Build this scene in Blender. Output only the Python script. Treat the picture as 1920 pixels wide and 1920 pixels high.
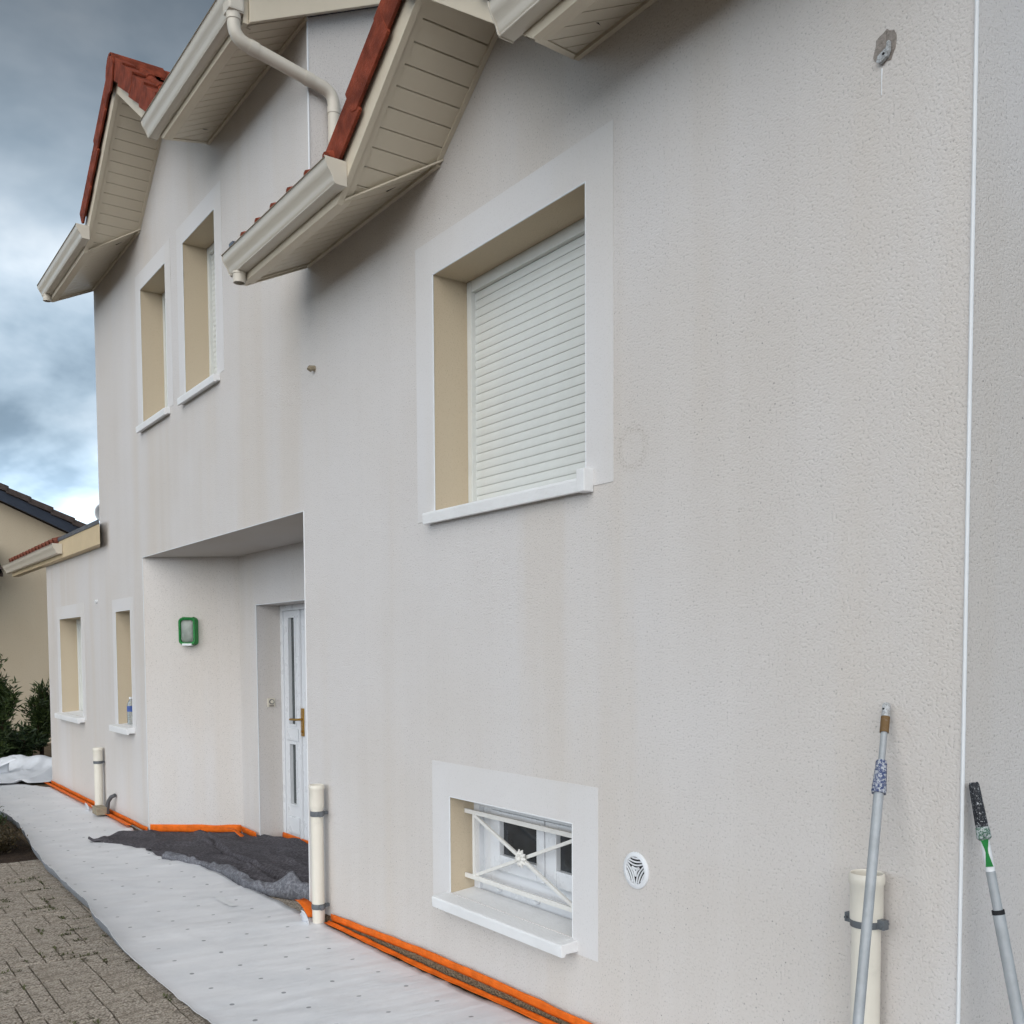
import bpy, bmesh, math, random
from mathutils import Vector, Matrix, noise
R_ = math.radians
random.seed(7)
for o in list(bpy.data.objects): bpy.data.objects.remove(o)
SC = bpy.context.scene
COL = SC.collection

# ------------------------------------------------------------------ camera
CAM = Vector((0.0, -2.534, 1.65))
yaw, pit, rol = R_(54.13), R_(-3.03), R_(-0.233)
fw = Vector((-math.sin(yaw)*math.cos(pit), math.cos(yaw)*math.cos(pit), math.sin(pit)))
rt = Vector((math.cos(yaw), math.sin(yaw), 0)); up = rt.cross(fw)
r2 = rt*math.cos(rol) + up*math.sin(rol); u2 = -rt*math.sin(rol) + up*math.cos(rol)
cam = bpy.data.cameras.new('camera'); camo = bpy.data.objects.new('camera', cam); COL.objects.link(camo)
camo.matrix_world = Matrix(((r2.x, u2.x, -fw.x, CAM.x), (r2.y, u2.y, -fw.y, CAM.y), (r2.z, u2.z, -fw.z, CAM.z), (0, 0, 0, 1)))
cam.sensor_width = 36; cam.lens = 1889.3/1920*36
cam.shift_x = (960-1004.3)/1920; cam.shift_y = (1321.6-960)/1920
cam.clip_start = 0.05; cam.clip_end = 3000
SC.camera = camo

# ------------------------------------------------------------------ world, sun, exposure
SUN_DIR = Vector((0.58, -0.70, 0.48)).normalized()          # towards the sun
W = bpy.data.worlds.new('World'); SC.world = W; W.use_nodes = True
nt = W.node_tree; nt.nodes.clear(); L = nt.links.new
def wn(t, **k):
    n = nt.nodes.new(t)
    for a, b in k.items(): setattr(n, a, b)
    return n
out = wn('ShaderNodeOutputWorld'); bg = wn('ShaderNodeBackground'); bg.inputs['Strength'].default_value = 0.10
sky = wn('ShaderNodeTexSky'); sky.sky_type = 'NISHITA'; sky.sun_disc = False
sky.sun_elevation = math.asin(SUN_DIR.z); sky.sun_rotation = math.atan2(SUN_DIR.x, SUN_DIR.y)
sky.air_density = 1.0; sky.dust_density = 2.0; sky.ozone_density = 1.5
tc = wn('ShaderNodeTexCoord'); sep = wn('ShaderNodeSeparateXYZ'); L(tc.outputs['Generated'], sep.inputs[0])
def wm(op, a, b=None, c=None):
    n = wn('ShaderNodeMath', operation=op)
    for i, v in enumerate((a, b, c)):
        if v is None: continue
        if isinstance(v, (int, float)): n.inputs[i].default_value = v
        else: L(v, n.inputs[i])
    return n.outputs[0]
zc = wm('MAXIMUM', sep.outputs[2], 0.0); den = wm('ADD', zc, 0.42)
cx = wm('DIVIDE', sep.outputs[0], den); cy = wm('DIVIDE', sep.outputs[1], den)
cmb = wn('ShaderNodeCombineXYZ'); L(cx, cmb.inputs[0]); L(cy, cmb.inputs[1]); cmb.inputs[2].default_value = 3.7
def wnoise(sc, det, rough, dist=0.0):
    n = wn('ShaderNodeTexNoise'); n.inputs['Scale'].default_value = sc; n.inputs['Detail'].default_value = det
    n.inputs['Roughness'].default_value = rough; n.inputs['Distortion'].default_value = dist
    L(cmb.outputs[0], n.inputs['Vector']); return n.outputs['Fac']
n1 = wnoise(1.9, 5, 0.50, 0.45); n2 = wnoise(4.6, 5, 0.55, 0.2)
nn = wm('ADD', wm('MULTIPLY', n1, 0.68), wm('MULTIPLY', n2, 0.32))
ramp = wn('ShaderNodeValToRGB'); L(nn, ramp.inputs[0])                       # cloud thickness -> brightness
e = ramp.color_ramp.elements
e[0].position = 0.38; e[0].color = (0.105, 0.150, 0.195, 1)
e[1].position = 0.645; e[1].color = (0.58, 0.64, 0.69, 1)
for p, c in ((0.455, (0.155, 0.212, 0.270, 1)), (0.52, (0.275, 0.350, 0.420, 1)), (0.58, (0.40, 0.475, 0.545, 1))):
    q = ramp.color_ramp.elements.new(p); q.color = c
# the overcast brightens and thins towards the horizon all round
def wmap(a, b, c, d):
    n = wn('ShaderNodeMapRange'); n.interpolation_type = 'SMOOTHSTEP'
    for k, v in (('From Min', a), ('From Max', b), ('To Min', c), ('To Max', d)): n.inputs[k].default_value = v
    L(zc, n.inputs['Value']); return n.outputs[0]
hzf = wm('MULTIPLY', wmap(0.09, 0.21, 3.2, 1.05), wmap(0.28, 0.52, 1.0, 0.27))
hm = wn('ShaderNodeVectorMath', operation='SCALE'); L(ramp.outputs[0], hm.inputs[0]); L(wm('MULTIPLY', hzf, 9.4), hm.inputs['Scale'])
mx = wn('ShaderNodeMix', data_type='RGBA'); mx.inputs['Factor'].default_value = 0.93
L(sky.outputs[0], mx.inputs['A']); L(hm.outputs[0], mx.inputs['B'])
L(mx.outputs['Result'], bg.inputs['Color']); L(bg.outputs[0], out.inputs[0])
sl = bpy.data.lights.new('sun', 'SUN'); W.cycles.sampling_method = 'MANUAL'; W.cycles.sample_map_resolution = 256; sl.energy = 1.5; sl.angle = R_(80); sl.color = (1.0, 0.982, 0.960)
so = bpy.data.objects.new('sun', sl); COL.objects.link(so); so.rotation_euler = (-SUN_DIR).to_track_quat('-Z', 'Y').to_euler()
so.location = (-8, -10, 14)
vs = SC.view_settings; vs.view_transform = 'Standard'; vs.look = 'None'; vs.gamma = 1; vs.use_curve_mapping = False
vs.exposure = 0.78
SC.cycles.use_adaptive_sampling = True; SC.cycles.adaptive_threshold = 0.025; SC.cycles.adaptive_min_samples = 24; SC.cycles.max_bounces = 4; SC.cycles.diffuse_bounces = 2; SC.cycles.glossy_bounces = 3; SC.cycles.transmission_bounces = 4

# ------------------------------------------------------------------ materials
def srgb(r, g, b):
    f = lambda c: (c/255/12.92) if c/255 <= 0.04045 else ((c/255+0.055)/1.055)**2.4
    return (f(r), f(g), f(b), 1)
class NT:
    def __init__(s, name):
        s.m = bpy.data.materials.new(name); s.m.use_nodes = True; s.t = s.m.node_tree
        s.b = s.t.nodes['Principled BSDF']; s.co = s.t.nodes.new('ShaderNodeTexCoord').outputs['Object']
    def n(s, t, **k):
        n = s.t.nodes.new(t)
        for a, b in k.items(): setattr(n, a, b)
        return n
    def l(s, a, b): s.t.links.new(a, b)
    def vec(s, sx, sy, sz, off=(0, 0, 0)):
        m = s.n('ShaderNodeMapping'); m.inputs['Scale'].default_value = (sx, sy, sz); m.inputs['Location'].default_value = off; s.l(s.co, m.inputs[0]); return m.outputs[0]
    def noise(s, sc, det=4, ro=0.55, v=None, dist=0):
        n = s.n('ShaderNodeTexNoise'); n.inputs['Scale'].default_value = sc; n.inputs['Detail'].default_value = det; n.inputs['Roughness'].default_value = ro
        n.inputs['Distortion'].default_value = dist
        s.l(v or s.co, n.inputs['Vector']); return n.outputs['Fac']
    def rng(s, f, a, b, c=0.0, d=1.0, smooth=True):
        n = s.n('ShaderNodeMapRange'); n.interpolation_type = 'SMOOTHSTEP' if smooth else 'LINEAR'
        for k, v in (('From Min', a), ('From Max', b), ('To Min', c), ('To Max', d)): n.inputs[k].default_value = v
        s.l(f, n.inputs['Value']); return n.outputs[0]
    def mix(s, f, a, b, mode='MIX'):
        n = s.n('ShaderNodeMix', data_type='RGBA'); n.blend_type = mode
        for k, v in (('Factor', f), ('A', a), ('B', b)):
            if isinstance(v, (tuple, float, int)): n.inputs[k].default_value = v
            else: s.l(v, n.inputs[k])
        return n.outputs['Result']
    def math(s, op, a, b=None):
        n = s.n('ShaderNodeMath', operation=op)
        for i, v in enumerate((a, b)):
            if v is None: continue
            if isinstance(v, (int, float)): n.inputs[i].default_value = v
            else: s.l(v, n.inputs[i])
        return n.outputs[0]
    def bump(s, h, dist, st=1.0, prev=None):
        n = s.n('ShaderNodeBump'); n.inputs['Strength'].default_value = st; n.inputs['Distance'].default_value = dist; s.l(h, n.inputs['Height'])
        if prev: s.l(prev, n.inputs['Normal'])
        return n.outputs[0]
    def fin(s, col, rough, nrm=None, spec=0.3, metal=0.0):
        if isinstance(col, tuple): s.b.inputs['Base Color'].default_value = col
        else: s.l(col, s.b.inputs['Base Color'])
        if isinstance(rough, (int, float)): s.b.inputs['Roughness'].default_value = rough
        else: s.l(rough, s.b.inputs['Roughness'])
        s.b.inputs['Specular IOR Level'].default_value = spec; s.b.inputs['Metallic'].default_value = metal
        if nrm: s.l(nrm, s.b.inputs['Normal'])
        return s.m
def sc(c, k): return (c[0]*k, c[1]*k, c[2]*k, 1)
def plain(name, col, rough=0.5, var=0.10, vs_=6.0, bump=0.0, bs=60.0, spec=0.3, metal=0.0, dirt=0.0):
    t = NT(name); f = t.rng(t.noise(vs_, 5, 0.6), 0.3, 0.7)
    c = t.mix(f, sc(col, 1-var), sc(col, 1+var))
    if dirt: c = t.mix(t.rng(t.noise(vs_*2.3, 7, 0.7), 0.55, 0.8, 0, dirt), c, sc(col, 0.45))
    nrm = t.bump(t.noise(bs, 4), bump) if bump else None
    return t.fin(c, t.rng(t.noise(vs_*3), 0.2, 0.8, max(rough-0.07, 0.03), rough+0.07), nrm, spec, metal)

def stucco(name, col, pit=1.0, warm=(0.95, 0.915, 0.865), grain=128.0, streak=1.0, marks=False):
    t = NT(name)
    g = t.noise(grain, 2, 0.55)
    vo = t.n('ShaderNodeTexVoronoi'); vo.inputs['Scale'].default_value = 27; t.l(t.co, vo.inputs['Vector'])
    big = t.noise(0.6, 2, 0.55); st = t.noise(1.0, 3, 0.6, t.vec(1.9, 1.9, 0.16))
    pits = t.math('MULTIPLY', t.rng(vo.outputs['Distance'], 0.03, 0.10, 1, 0), t.rng(big, 0.50, 0.66))   # sparse pit dots, colour only: dirt and pit shade painted dark
    c = t.mix(t.rng(big, 0.35, 0.68), (col[0]*1.0, col[1]*1.01, col[2]*1.03, 1), (col[0]*0.945, col[1]*0.930, col[2]*0.910, 1))
    c = t.mix(t.rng(st, 0.46, 0.66, 0, 0.62*streak), c, (col[0]*warm[0], col[1]*warm[1], col[2]*warm[2], 1))
    bnd = t.noise(1.0, 2, 0.6, t.vec(3.6, 3.6, 0.05, (4, 2, 9))); c = t.mix(t.rng(bnd, 0.49, 0.55, 0, 0.15*streak), c, (col[0]*1.05, col[1]*1.055, col[2]*1.06, 1))
    c = t.mix(t.rng(g, 0.25, 0.43, 0.62*pit, 0), c, sc(col, 0.42)); c = t.mix(t.rng(g, 0.56, 0.72, 0, 0.35*pit), c, sc(col, 1.12))  # grain hollows painted darker for dirt and pit shade, peaks painted lighter
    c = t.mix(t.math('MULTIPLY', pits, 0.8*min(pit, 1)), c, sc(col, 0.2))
    if marks:
        pos = t.n('ShaderNodeNewGeometry').outputs['Position']
        def dist(p, sx=1.0):
            n = t.n('ShaderNodeVectorMath', operation='DISTANCE'); t.l(pos, n.inputs[0]); n.inputs[1].default_value = p; return n.outputs['Value']
        dr_ = t.math('ADD', dist((-2.885, 0, 2.41)), t.math('MULTIPLY', st, 0.05)); ring = t.math('MULTIPLY', t.rng(dr_, 0.075, 0.095), t.rng(dr_, 0.100, 0.125, 1, 0))
        c = t.mix(t.math('MULTIPLY', t.math('MULTIPLY', ring, t.rng(g, 0.40, 0.56, 1, 0)), 0.26), c, (col[0]*0.42, col[1]*0.36, col[2]*0.28, 1))
    return t.fin(c, 0.88, t.bump(t.rng(g, 0.28, 0.60), 0.0014*pit, 0.7), 0.15)

WALLC = srgb(213, 208, 204)
M = {}
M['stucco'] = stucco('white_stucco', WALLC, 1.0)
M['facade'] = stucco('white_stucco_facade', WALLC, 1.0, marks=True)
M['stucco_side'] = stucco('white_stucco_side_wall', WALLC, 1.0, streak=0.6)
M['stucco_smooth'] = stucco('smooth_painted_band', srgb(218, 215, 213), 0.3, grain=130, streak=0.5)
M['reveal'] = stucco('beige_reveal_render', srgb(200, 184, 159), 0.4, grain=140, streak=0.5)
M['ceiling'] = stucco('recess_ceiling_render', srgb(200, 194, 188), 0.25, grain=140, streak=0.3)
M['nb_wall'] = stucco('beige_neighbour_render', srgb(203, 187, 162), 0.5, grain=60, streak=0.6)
M['white_paint'] = plain('fresh_white_masonry_paint', srgb(229, 229, 229), 0.6, 0.03, 5, 0.002, 70, 0.25, dirt=0.10)
M['bead'] = plain('white_corner_bead', srgb(226, 228, 230), 0.45, 0.03)
M['pvc'] = plain('white_pvc', srgb(226, 228, 231), 0.30, 0.02, 3, spec=0.45)
M['shutter'] = plain('off_white_shutter_pvc', srgb(217, 218, 213), 0.38, 0.025, 9, spec=0.4)
M['soffit'] = plain('beige_soffit_pvc', srgb(211, 199, 178), 0.42, 0.03, 3, spec=0.35, dirt=0.10)
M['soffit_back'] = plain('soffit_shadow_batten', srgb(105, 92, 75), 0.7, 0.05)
M['gutter'] = plain('sand_gutter_pvc', srgb(205, 197, 183), 0.36, 0.02, 0.8, spec=0.45, dirt=0.03)
M['pipe'] = plain('cream_drain_pvc', srgb(224, 218, 205), 0.35, 0.03, 6, spec=0.45, dirt=0.22)
M['pipe_in'] = plain('pipe_inside_dark', srgb(60, 50, 40), 0.8, 0.2)
M['clamp'] = plain('grey_pipe_clamp', srgb(98, 102, 106), 0.45, 0.1, 20)
M['tile'] = plain('red_roof_tile', srgb(122, 58, 40), 0.75, 0.38, 9, 0.004, 60, 0.15, dirt=0.5)
M['tile_brown'] = plain('weathered_brown_red_tile', srgb(112, 64, 50), 0.75, 0.3, 9, 0.003, 45, 0.2, dirt=0.5)
M['tile_dark'] = plain('dark_brown_roof_tile', srgb(78, 68, 64), 0.75, 0.25, 6, 0.003, 45, 0.2)
M['tile_back'] = plain('dark_roof_underlay', srgb(48, 36, 31), 0.85, 0.15)
M['zinc'] = plain('grey_zinc_flashing', srgb(92, 99, 110), 0.45, 0.1, 4, metal=0.4)
M['wing_board'] = plain('beige_eave_board', srgb(206, 186, 152), 0.6, 0.04, 3)
M['brass'] = plain('brass_handle', srgb(180, 140, 70), 0.3, 0.1, 20, metal=0.9)
M['black'] = plain('dark_inside', srgb(34, 34, 36), 0.7, 0.2)
M['grille'] = plain('chipped_white_iron', srgb(228, 226, 221), 0.5, 0.03, 30, 0.0004, 200, dirt=0.12)
M['green'] = plain('green_masking_tape', srgb(42, 132, 66), 0.5, 0.15, 18, 0.002, 60)
M['orange'] = plain('orange_masking_tape', srgb(228, 108, 28), 0.62, 0.16, 11, 0.004, 45, spec=0.2, dirt=0.18)
M['alu'] = plain('grey_aluminium_pole', srgb(166, 170, 173), 0.5, 0.12, 14, 0.0006, 150, 0.4, 0.15, dirt=0.15)
M['timber'] = plain('weathered_wood_block', srgb(150, 138, 118), 0.8, 0.15, 30)
M['hose'] = plain('grey_conduit', srgb(88, 88, 90), 0.6, 0.1)
M['raw'] = plain('raw_grey_mortar', srgb(146, 138, 131), 0.95, 0.18, 60, 0.006, 90)
M['bottle_cap'] = plain('white_bottle_cap', srgb(230, 232, 235), 0.4, 0.02)
M['bottle_label'] = plain('blue_bottle_label', srgb(70, 95, 160), 0.5, 0.2, 40)
M['sticker'] = plain('cream_bell_plate', srgb(222, 214, 198), 0.5, 0.04)
M['bark'] = plain('shrub_stem', srgb(70, 55, 40), 0.9, 0.2, 20)
def glassmat(name, col, rough=0.06):
    t = NT(name); return t.fin(t.mix(t.rng(t.noise(2.5, 3), 0.35, 0.65), sc(col, 0.7), sc(col, 1.4)), rough, t.bump(t.noise(1.8, 2), 0.004, 0.2), 0.6)
M['glass'] = glassmat('dark_window_glass', srgb(52, 55, 58))
M['door_glass'] = glassmat('frosted_door_glass', srgb(62, 68, 68), 0.22)
t = NT('lamp_frosted_lens'); t.b.inputs['Transmission Weight'].default_value = 0.25
M['lens'] = t.fin(t.mix(t.rng(t.noise(14, 4), 0.3, 0.7), srgb(148, 158, 148), srgb(180, 186, 178)), 0.35, t.bump(t.noise(90, 2), 0.002), 0.5)
t = NT('clear_bottle_plastic'); t.b.inputs['Transmission Weight'].default_value = 0.8
M['bottle'] = t.fin(srgb(215, 225, 232), 0.1, None, 0.5)
# white protective sheet: printed grey dots on a 0.286 x 0.25 m grid (flat print), grey underside
t = NT('white_fleece_sheet'); sx = t.n('ShaderNodeSeparateXYZ'); uv = t.n('ShaderNodeUVMap'); t.l(uv.outputs[0], sx.inputs[0])
def cell(v, p):
    return t.math('SUBTRACT', t.math('FRACT', t.math('DIVIDE', v, p)), 0.5)
row = t.math('FLOOR', t.math('DIVIDE', sx.outputs[1], 0.25))
du = t.math('MULTIPLY', cell(t.math('ADD', sx.outputs[0], t.math('MULTIPLY', row, 0.0)), 0.288), 0.288); dv = t.math('MULTIPLY', cell(sx.outputs[1], 0.25), 0.25)
dd = t.math('SQRT', t.math('ADD', t.math('MULTIPLY', du, du), t.math('MULTIPLY', dv, dv)))
dot = t.rng(dd, 0.0095, 0.0130, 1, 0)
fc = t.mix(t.rng(t.noise(3.0, 6, 0.6), 0.35, 0.7), srgb(231, 232, 235), srgb(221, 223, 227))
fc = t.mix(t.rng(t.noise(17, 5, 0.7), 0.66, 0.78, 0, 0.12), fc, srgb(170, 160, 150))
fc = t.mix(t.math('MULTIPLY', dot, 0.75), fc, srgb(105, 109, 115))
geo = t.n('ShaderNodeNewGeometry'); fc = t.mix(geo.outputs['Backfacing'], fc, srgb(150, 152, 156))
rp = t.noise(1.0, 4, 0.6, t.vec(7.0, 1.2, 1.0))
M['sheet'] = t.fin(fc, 0.40, t.bump(rp, 0.020, 0.6), 0.4)
def felt(name, a, b):
    t = NT(name); f = t.noise(48, 6, 0.8); g = t.noise(9, 4)
    c = t.mix(t.rng(f, 0.38, 0.66), a, b); c = t.mix(t.rng(f, 0.60, 0.74, 0, 0.45), c, srgb(150, 150, 157))
    c = t.mix(t.rng(g, 0.4, 0.7, 0, 0.35), c, sc(a, 0.8))
    return t.fin(c, 0.95, t.bump(f, 0.0035, 0.7), 0.1)
M['felt'] = felt('dark_grey_felt', srgb(68, 66, 70), srgb(106, 103, 108))
M['felt_back'] = felt('film_backed_felt', srgb(98, 99, 105), srgb(146, 147, 153))
def aggregate(name, a, b, c_, scl=95):
    t = NT(name); vo = t.n('ShaderNodeTexVoronoi'); vo.inputs['Scale'].default_value = scl; t.l(t.co, vo.inputs['Vector'])
    oi = t.n('ShaderNodeObjectInfo')
    s = t.n('ShaderNodeSeparateColor'); t.l(vo.outputs['Color'], s.inputs[0])
    c = t.mix(s.outputs[0], a, b); c = t.mix(t.rng(s.outputs[1], 0.7, 0.95), c, c_)
    c = t.mix(t.rng(vo.outputs['Distance'], 0.35, 0.75, 0, 0.55), c, sc(a, 0.35))
    c = t.mix(t.rng(oi.outputs['Random'], 0, 1, 0, 0.30, False), c, sc(a, 0.62))
    c = t.mix(t.rng(t.noise(3.0, 5, 0.65), 0.5, 0.72, 0, 0.35), c, srgb(120, 108, 92))
    return t.fin(c, 0.9, t.bump(vo.outputs['Distance'], -0.006, 0.9), 0.15)
M['paver'] = aggregate('aggregate_paver', srgb(174, 163, 150), srgb(206, 195, 181), srgb(122, 111, 99))
M['plinth'] = aggregate('pebble_plinth', srgb(128, 108, 86), srgb(165, 145, 120), srgb(90, 75, 60), 120)
M['soil'] = plain('dark_soil', srgb(58, 46, 36), 0.95, 0.35, 12, 0.02, 30)
t = NT('paved_ground'); br = t.n('ShaderNodeTexBrick'); t.l(t.co, br.inputs['Vector']); br.inputs['Scale'].default_value = 2.8; br.inputs['Mortar Size'].default_value = 0.012
br.inputs['Color1'].default_value = srgb(150, 138, 122); br.inputs['Color2'].default_value = srgb(132, 121, 107); br.inputs['Mortar'].default_value = srgb(72, 62, 50)
g_near = t.mix(t.rng(t.noise(60, 5), 0.3, 0.7, 0, 0.5), srgb(82, 70, 56), srgb(105, 92, 76))
M['ground'] = t.fin(t.mix(0.25, g_near, br.outputs['Color']), 0.92, t.bump(t.noise(70, 4), 0.006), 0.1)
def leafmat(name, a, b):
    t = NT(name); oi = t.n('ShaderNodeNewGeometry'); c = t.mix(oi.outputs['Random Per Island'], a, b)
    t.b.inputs['Subsurface Weight'].default_value = 0.0
    return t.fin(c, 0.5, None, 0.35)
M['leaf1'] = leafmat('narrow_shrub_leaf', (0.020, 0.040, 0.012, 1), (0.075, 0.105, 0.030, 1))
M['leaf2'] = leafmat('glossy_dark_leaf', (0.016, 0.036, 0.012, 1), (0.060, 0.090, 0.030, 1))
M['leaf3'] = leafmat('dry_brown_leaf', (0.030, 0.024, 0.012, 1), (0.085, 0.060, 0.025, 1))
M['moss'] = leafmat('joint_weed', (0.055, 0.060, 0.020, 1), (0.10, 0.105, 0.045, 1))
# poles: paint-splashed sleeves
def splash(name, col, amt=0.5, spec=0.4):
    t = NT(name); f = t.noise(140, 4, 0.72); return t.fin(t.mix(t.rng(f, 0.64-amt*0.25, 0.74-amt*0.25, 0, 0.75), col, srgb(200, 203, 206)), 0.6, t.bump(f, 0.002), spec)
M['blue_sleeve'] = splash('paint_splashed_blue_sleeve', srgb(62, 74, 112), 0.72)
M['black_grip'] = splash('paint_splashed_black_grip', srgb(30, 32, 38), 0.40)
M['green_lock'] = splash('paint_splashed_green_collar', srgb(74, 108, 90), 0.75)
M['brown_tape'] = splash('worn_brown_tape', srgb(112, 86, 52), 0.1)
M['pole_head'] = splash('paint_crusted_pole_head', srgb(150, 152, 152), 0.8)

# ------------------------------------------------------------------ mesh helpers
WLOC = {}
def wloc(o): return WLOC.get(o.name, Vector((0, 0, 0))) if o else Vector((0, 0, 0))
class MB:
    def __init__(s): s.v = []; s.f = []; s.sm = False; s.uv = None
    def add(s, vs, fs):
        k = len(s.v); s.v += [tuple(v) for v in vs]; s.f += [tuple(i+k for i in f) for f in fs]; return s
    def box(s, x0, x1, y0, y1, z0, z1):
        return s.add([(x0,y0,z0),(x1,y0,z0),(x1,y1,z0),(x0,y1,z0),(x0,y0,z1),(x1,y0,z1),(x1,y1,z1),(x0,y1,z1)],
                     [(3,2,1,0),(4,5,6,7),(0,1,5,4),(1,2,6,5),(2,3,7,6),(3,0,4,7)])
    def prism(s, pts, d):                       # planar polygon pts extruded by vector d
        n = len(pts); d = Vector(d); P = [Vector(p) for p in pts]
        return s.add(P+[p+d for p in P], [tuple(range(n))[::-1], tuple(range(n, 2*n))]+[(i, (i+1) % n, n+(i+1) % n, n+i) for i in range(n)])
    def quad(s, a, b, c, d): return s.add([a, b, c, d], [(0, 1, 2, 3)])
    def tube(s, path, r, n=20, caps=True, rs=None):
        P = [Vector(p) for p in path]; m = len(P); rings = []
        T0 = (P[1]-P[0]).normalized(); ref = Vector((0, 0, 1)) if abs(T0.z) < 0.9 else Vector((1, 0, 0)); N = (ref-T0*ref.dot(T0)).normalized()
        vs, fs = [], []
        for i in range(m):
            T = ((P[min(i+1, m-1)]-P[i]).normalized()+(P[i]-P[max(i-1, 0)]).normalized()).normalized() if 0 < i < m-1 else (P[min(i+1, m-1)]-P[max(i-1, 0)]).normalized()
            N = (N-T*N.dot(T)).normalized(); B = T.cross(N); q = rs[i] if rs else r
            vs += [P[i]+(N*math.cos(2*math.pi*j/n)+B*math.sin(2*math.pi*j/n))*q for j in range(n)]
        for i in range(m-1):
            for j in range(n): fs.append((i*n+j, i*n+(j+1) % n, (i+1)*n+(j+1) % n, (i+1)*n+j))
        if caps: fs += [tuple(range(n))[::-1], tuple(range((m-1)*n, m*n))]
        s.sm = True
        return s.add(vs, fs)
    def lathe(s, prof, c, n=28):                # prof: (r,z) pairs about the vertical through c
        vs, fs = [], []; m = len(prof)
        for r, z in prof: vs += [(c[0]+r*math.cos(2*math.pi*j/n), c[1]+r*math.sin(2*math.pi*j/n), c[2]+z) for j in range(n)]
        for i in range(m-1):
            for j in range(n): fs.append((i*n+j, i*n+(j+1) % n, (i+1)*n+(j+1) % n, (i+1)*n+j))
        s.sm = True
        return s.add(vs, fs)
    def mesh(s, name, mat, bevel=0.0, smooth=None):
        me = bpy.data.meshes.new(name); me.from_pydata(s.v, [], s.f)
        bm = bmesh.new(); bm.from_mesh(me); bmesh.ops.recalc_face_normals(bm, faces=bm.faces)
        if bevel: bmesh.ops.bevel(bm, geom=[e for e in bm.edges if len(e.link_faces) == 2 and e.calc_face_angle(0) > 0.5], offset=bevel, segments=2, affect='EDGES', profile=0.6)
        bm.to_mesh(me); bm.free(); me.materials.append(mat)
        if s.sm if smooth is None else smooth:
            me.polygons.foreach_set('use_smooth', [True]*len(me.polygons)); me.set_sharp_from_angle(angle=R_(38))
        return me
    def build(s, name, mat, parent=None, bevel=0.0, smooth=None, flip=False):
        xs = [v[0] for v in s.v]; ys = [v[1] for v in s.v]; zs = [v[2] for v in s.v]
        c = Vector(((min(xs)+max(xs))/2, (min(ys)+max(ys))/2, min(zs)))
        s.v = [(x-c.x, y-c.y, z-c.z) for x, y, z in s.v]
        return place(name, s.mesh(name, mat, bevel, smooth), c, parent)
def place(name, me, loc, parent=None, rot=None):
    o = bpy.data.objects.new(name, me); COL.objects.link(o); loc = Vector(loc)
    WLOC[o.name] = loc; o.location = loc - wloc(parent)
    if parent: o.parent = parent
    if rot: o.rotation_euler = rot
    return o
def root(name, loc, label, cat, group=None):
    o = bpy.data.objects.new(name, None); COL.objects.link(o); o.location = loc; o.empty_display_size = 0.2; WLOC[o.name] = Vector(loc)
    return tag(o, label, cat, group)
def tag(o, label, cat, group=None):
    o['label'] = label; o['category'] = cat
    if group: o['group'] = group
    return o
def struct(o, k='structure'): o['kind'] = k; return o

# ------------------------------------------------------------------ ground
GX = [-300, -40, -14, -12.4, -10.2, -5.65, -4.4, -3.4, -2, 0, 10, 300]; GZ = [-.06, -.05, -.045, -.04, -.03, 0, .02, .055, .09, .13, .2, .3]
def zg(x):
    for i in range(len(GX)-1):
        if GX[i] <= x <= GX[i+1]: return GZ[i]+(GZ[i+1]-GZ[i])*(x-GX[i])/(GX[i+1]-GX[i])
    return GZ[-1]
g = MB(); YS = [-300, -40, -8, -3, -1, 0, 1, 8, 40, 300]
for x, z in zip(GX, GZ):
    for y in YS: g.v.append((x, y, z-0.015))
nY = len(YS)
for i in range(len(GX)-1):
    for j in range(nY-1): g.f.append((i*nY+j, (i+1)*nY+j, (i+1)*nY+j+1, i*nY+j+1))
ground = struct(g.build('ground', M['ground']))
# mixed-format pavers on a 9 cm module
def pavers(x0, x1, y0, y1, keep):
    U = 0.086; nx = int((x1-x0)/U); ny = int((y1-y0)/U); used = set(); rng = random.Random(11)
    fm = [(4, 2), (3, 2), (2, 2), (2, 3), (3, 3), (4, 3), (2, 1), (3, 1)]; cache = {}
    for j in range(ny):
        for i in range(nx):
            if (i, j) in used: continue
            opts = fm[:]; rng.shuffle(opts); opts += [(2, 1), (1, 2), (1, 1)]
            for a, b in opts:
                cs = [(i+p, j+q) for p in range(a) for q in range(b)]
                if all(c not in used and c[0] < nx and c[1] < ny for c in cs): break
            used.update(cs)
            cx_, cy_ = x0+(i+a/2)*U, y0+(j+b/2)*U
            if not keep(cx_, cy_): continue
            if (a, b) not in cache:
                m = MB(); gx, gy = a*U/2-0.0036, b*U/2-0.0036; m.box(-gx, gx, -gy, gy, -0.05, 0)
                cache[(a, b)] = m.mesh('paver', M['paver'], 0.004)
            o = place('paver', cache[(a, b)], (cx_, cy_, zg(cx_)+rng.uniform(-0.005, 0.003)), ground)
            o.rotation_euler = (rng.uniform(-.006, .006), rng.uniform(-.006, .006)+(-0.012 if cx_ > -5.6 else -0.006), 0)
pavers(-8.95, -3.7, -2.75, -1.02, lambda x, y: not (y > -1.10 and x > -6))
pavers(-7.35, -5.6, -0.22, 0.35, lambda x, y: True)
soil = MB(); soil.box(-13, -8.98, -3.2, -1.0, -0.08, -0.03); struct(soil.build('flower_bed', M['soil'], None, 0.01))

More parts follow.
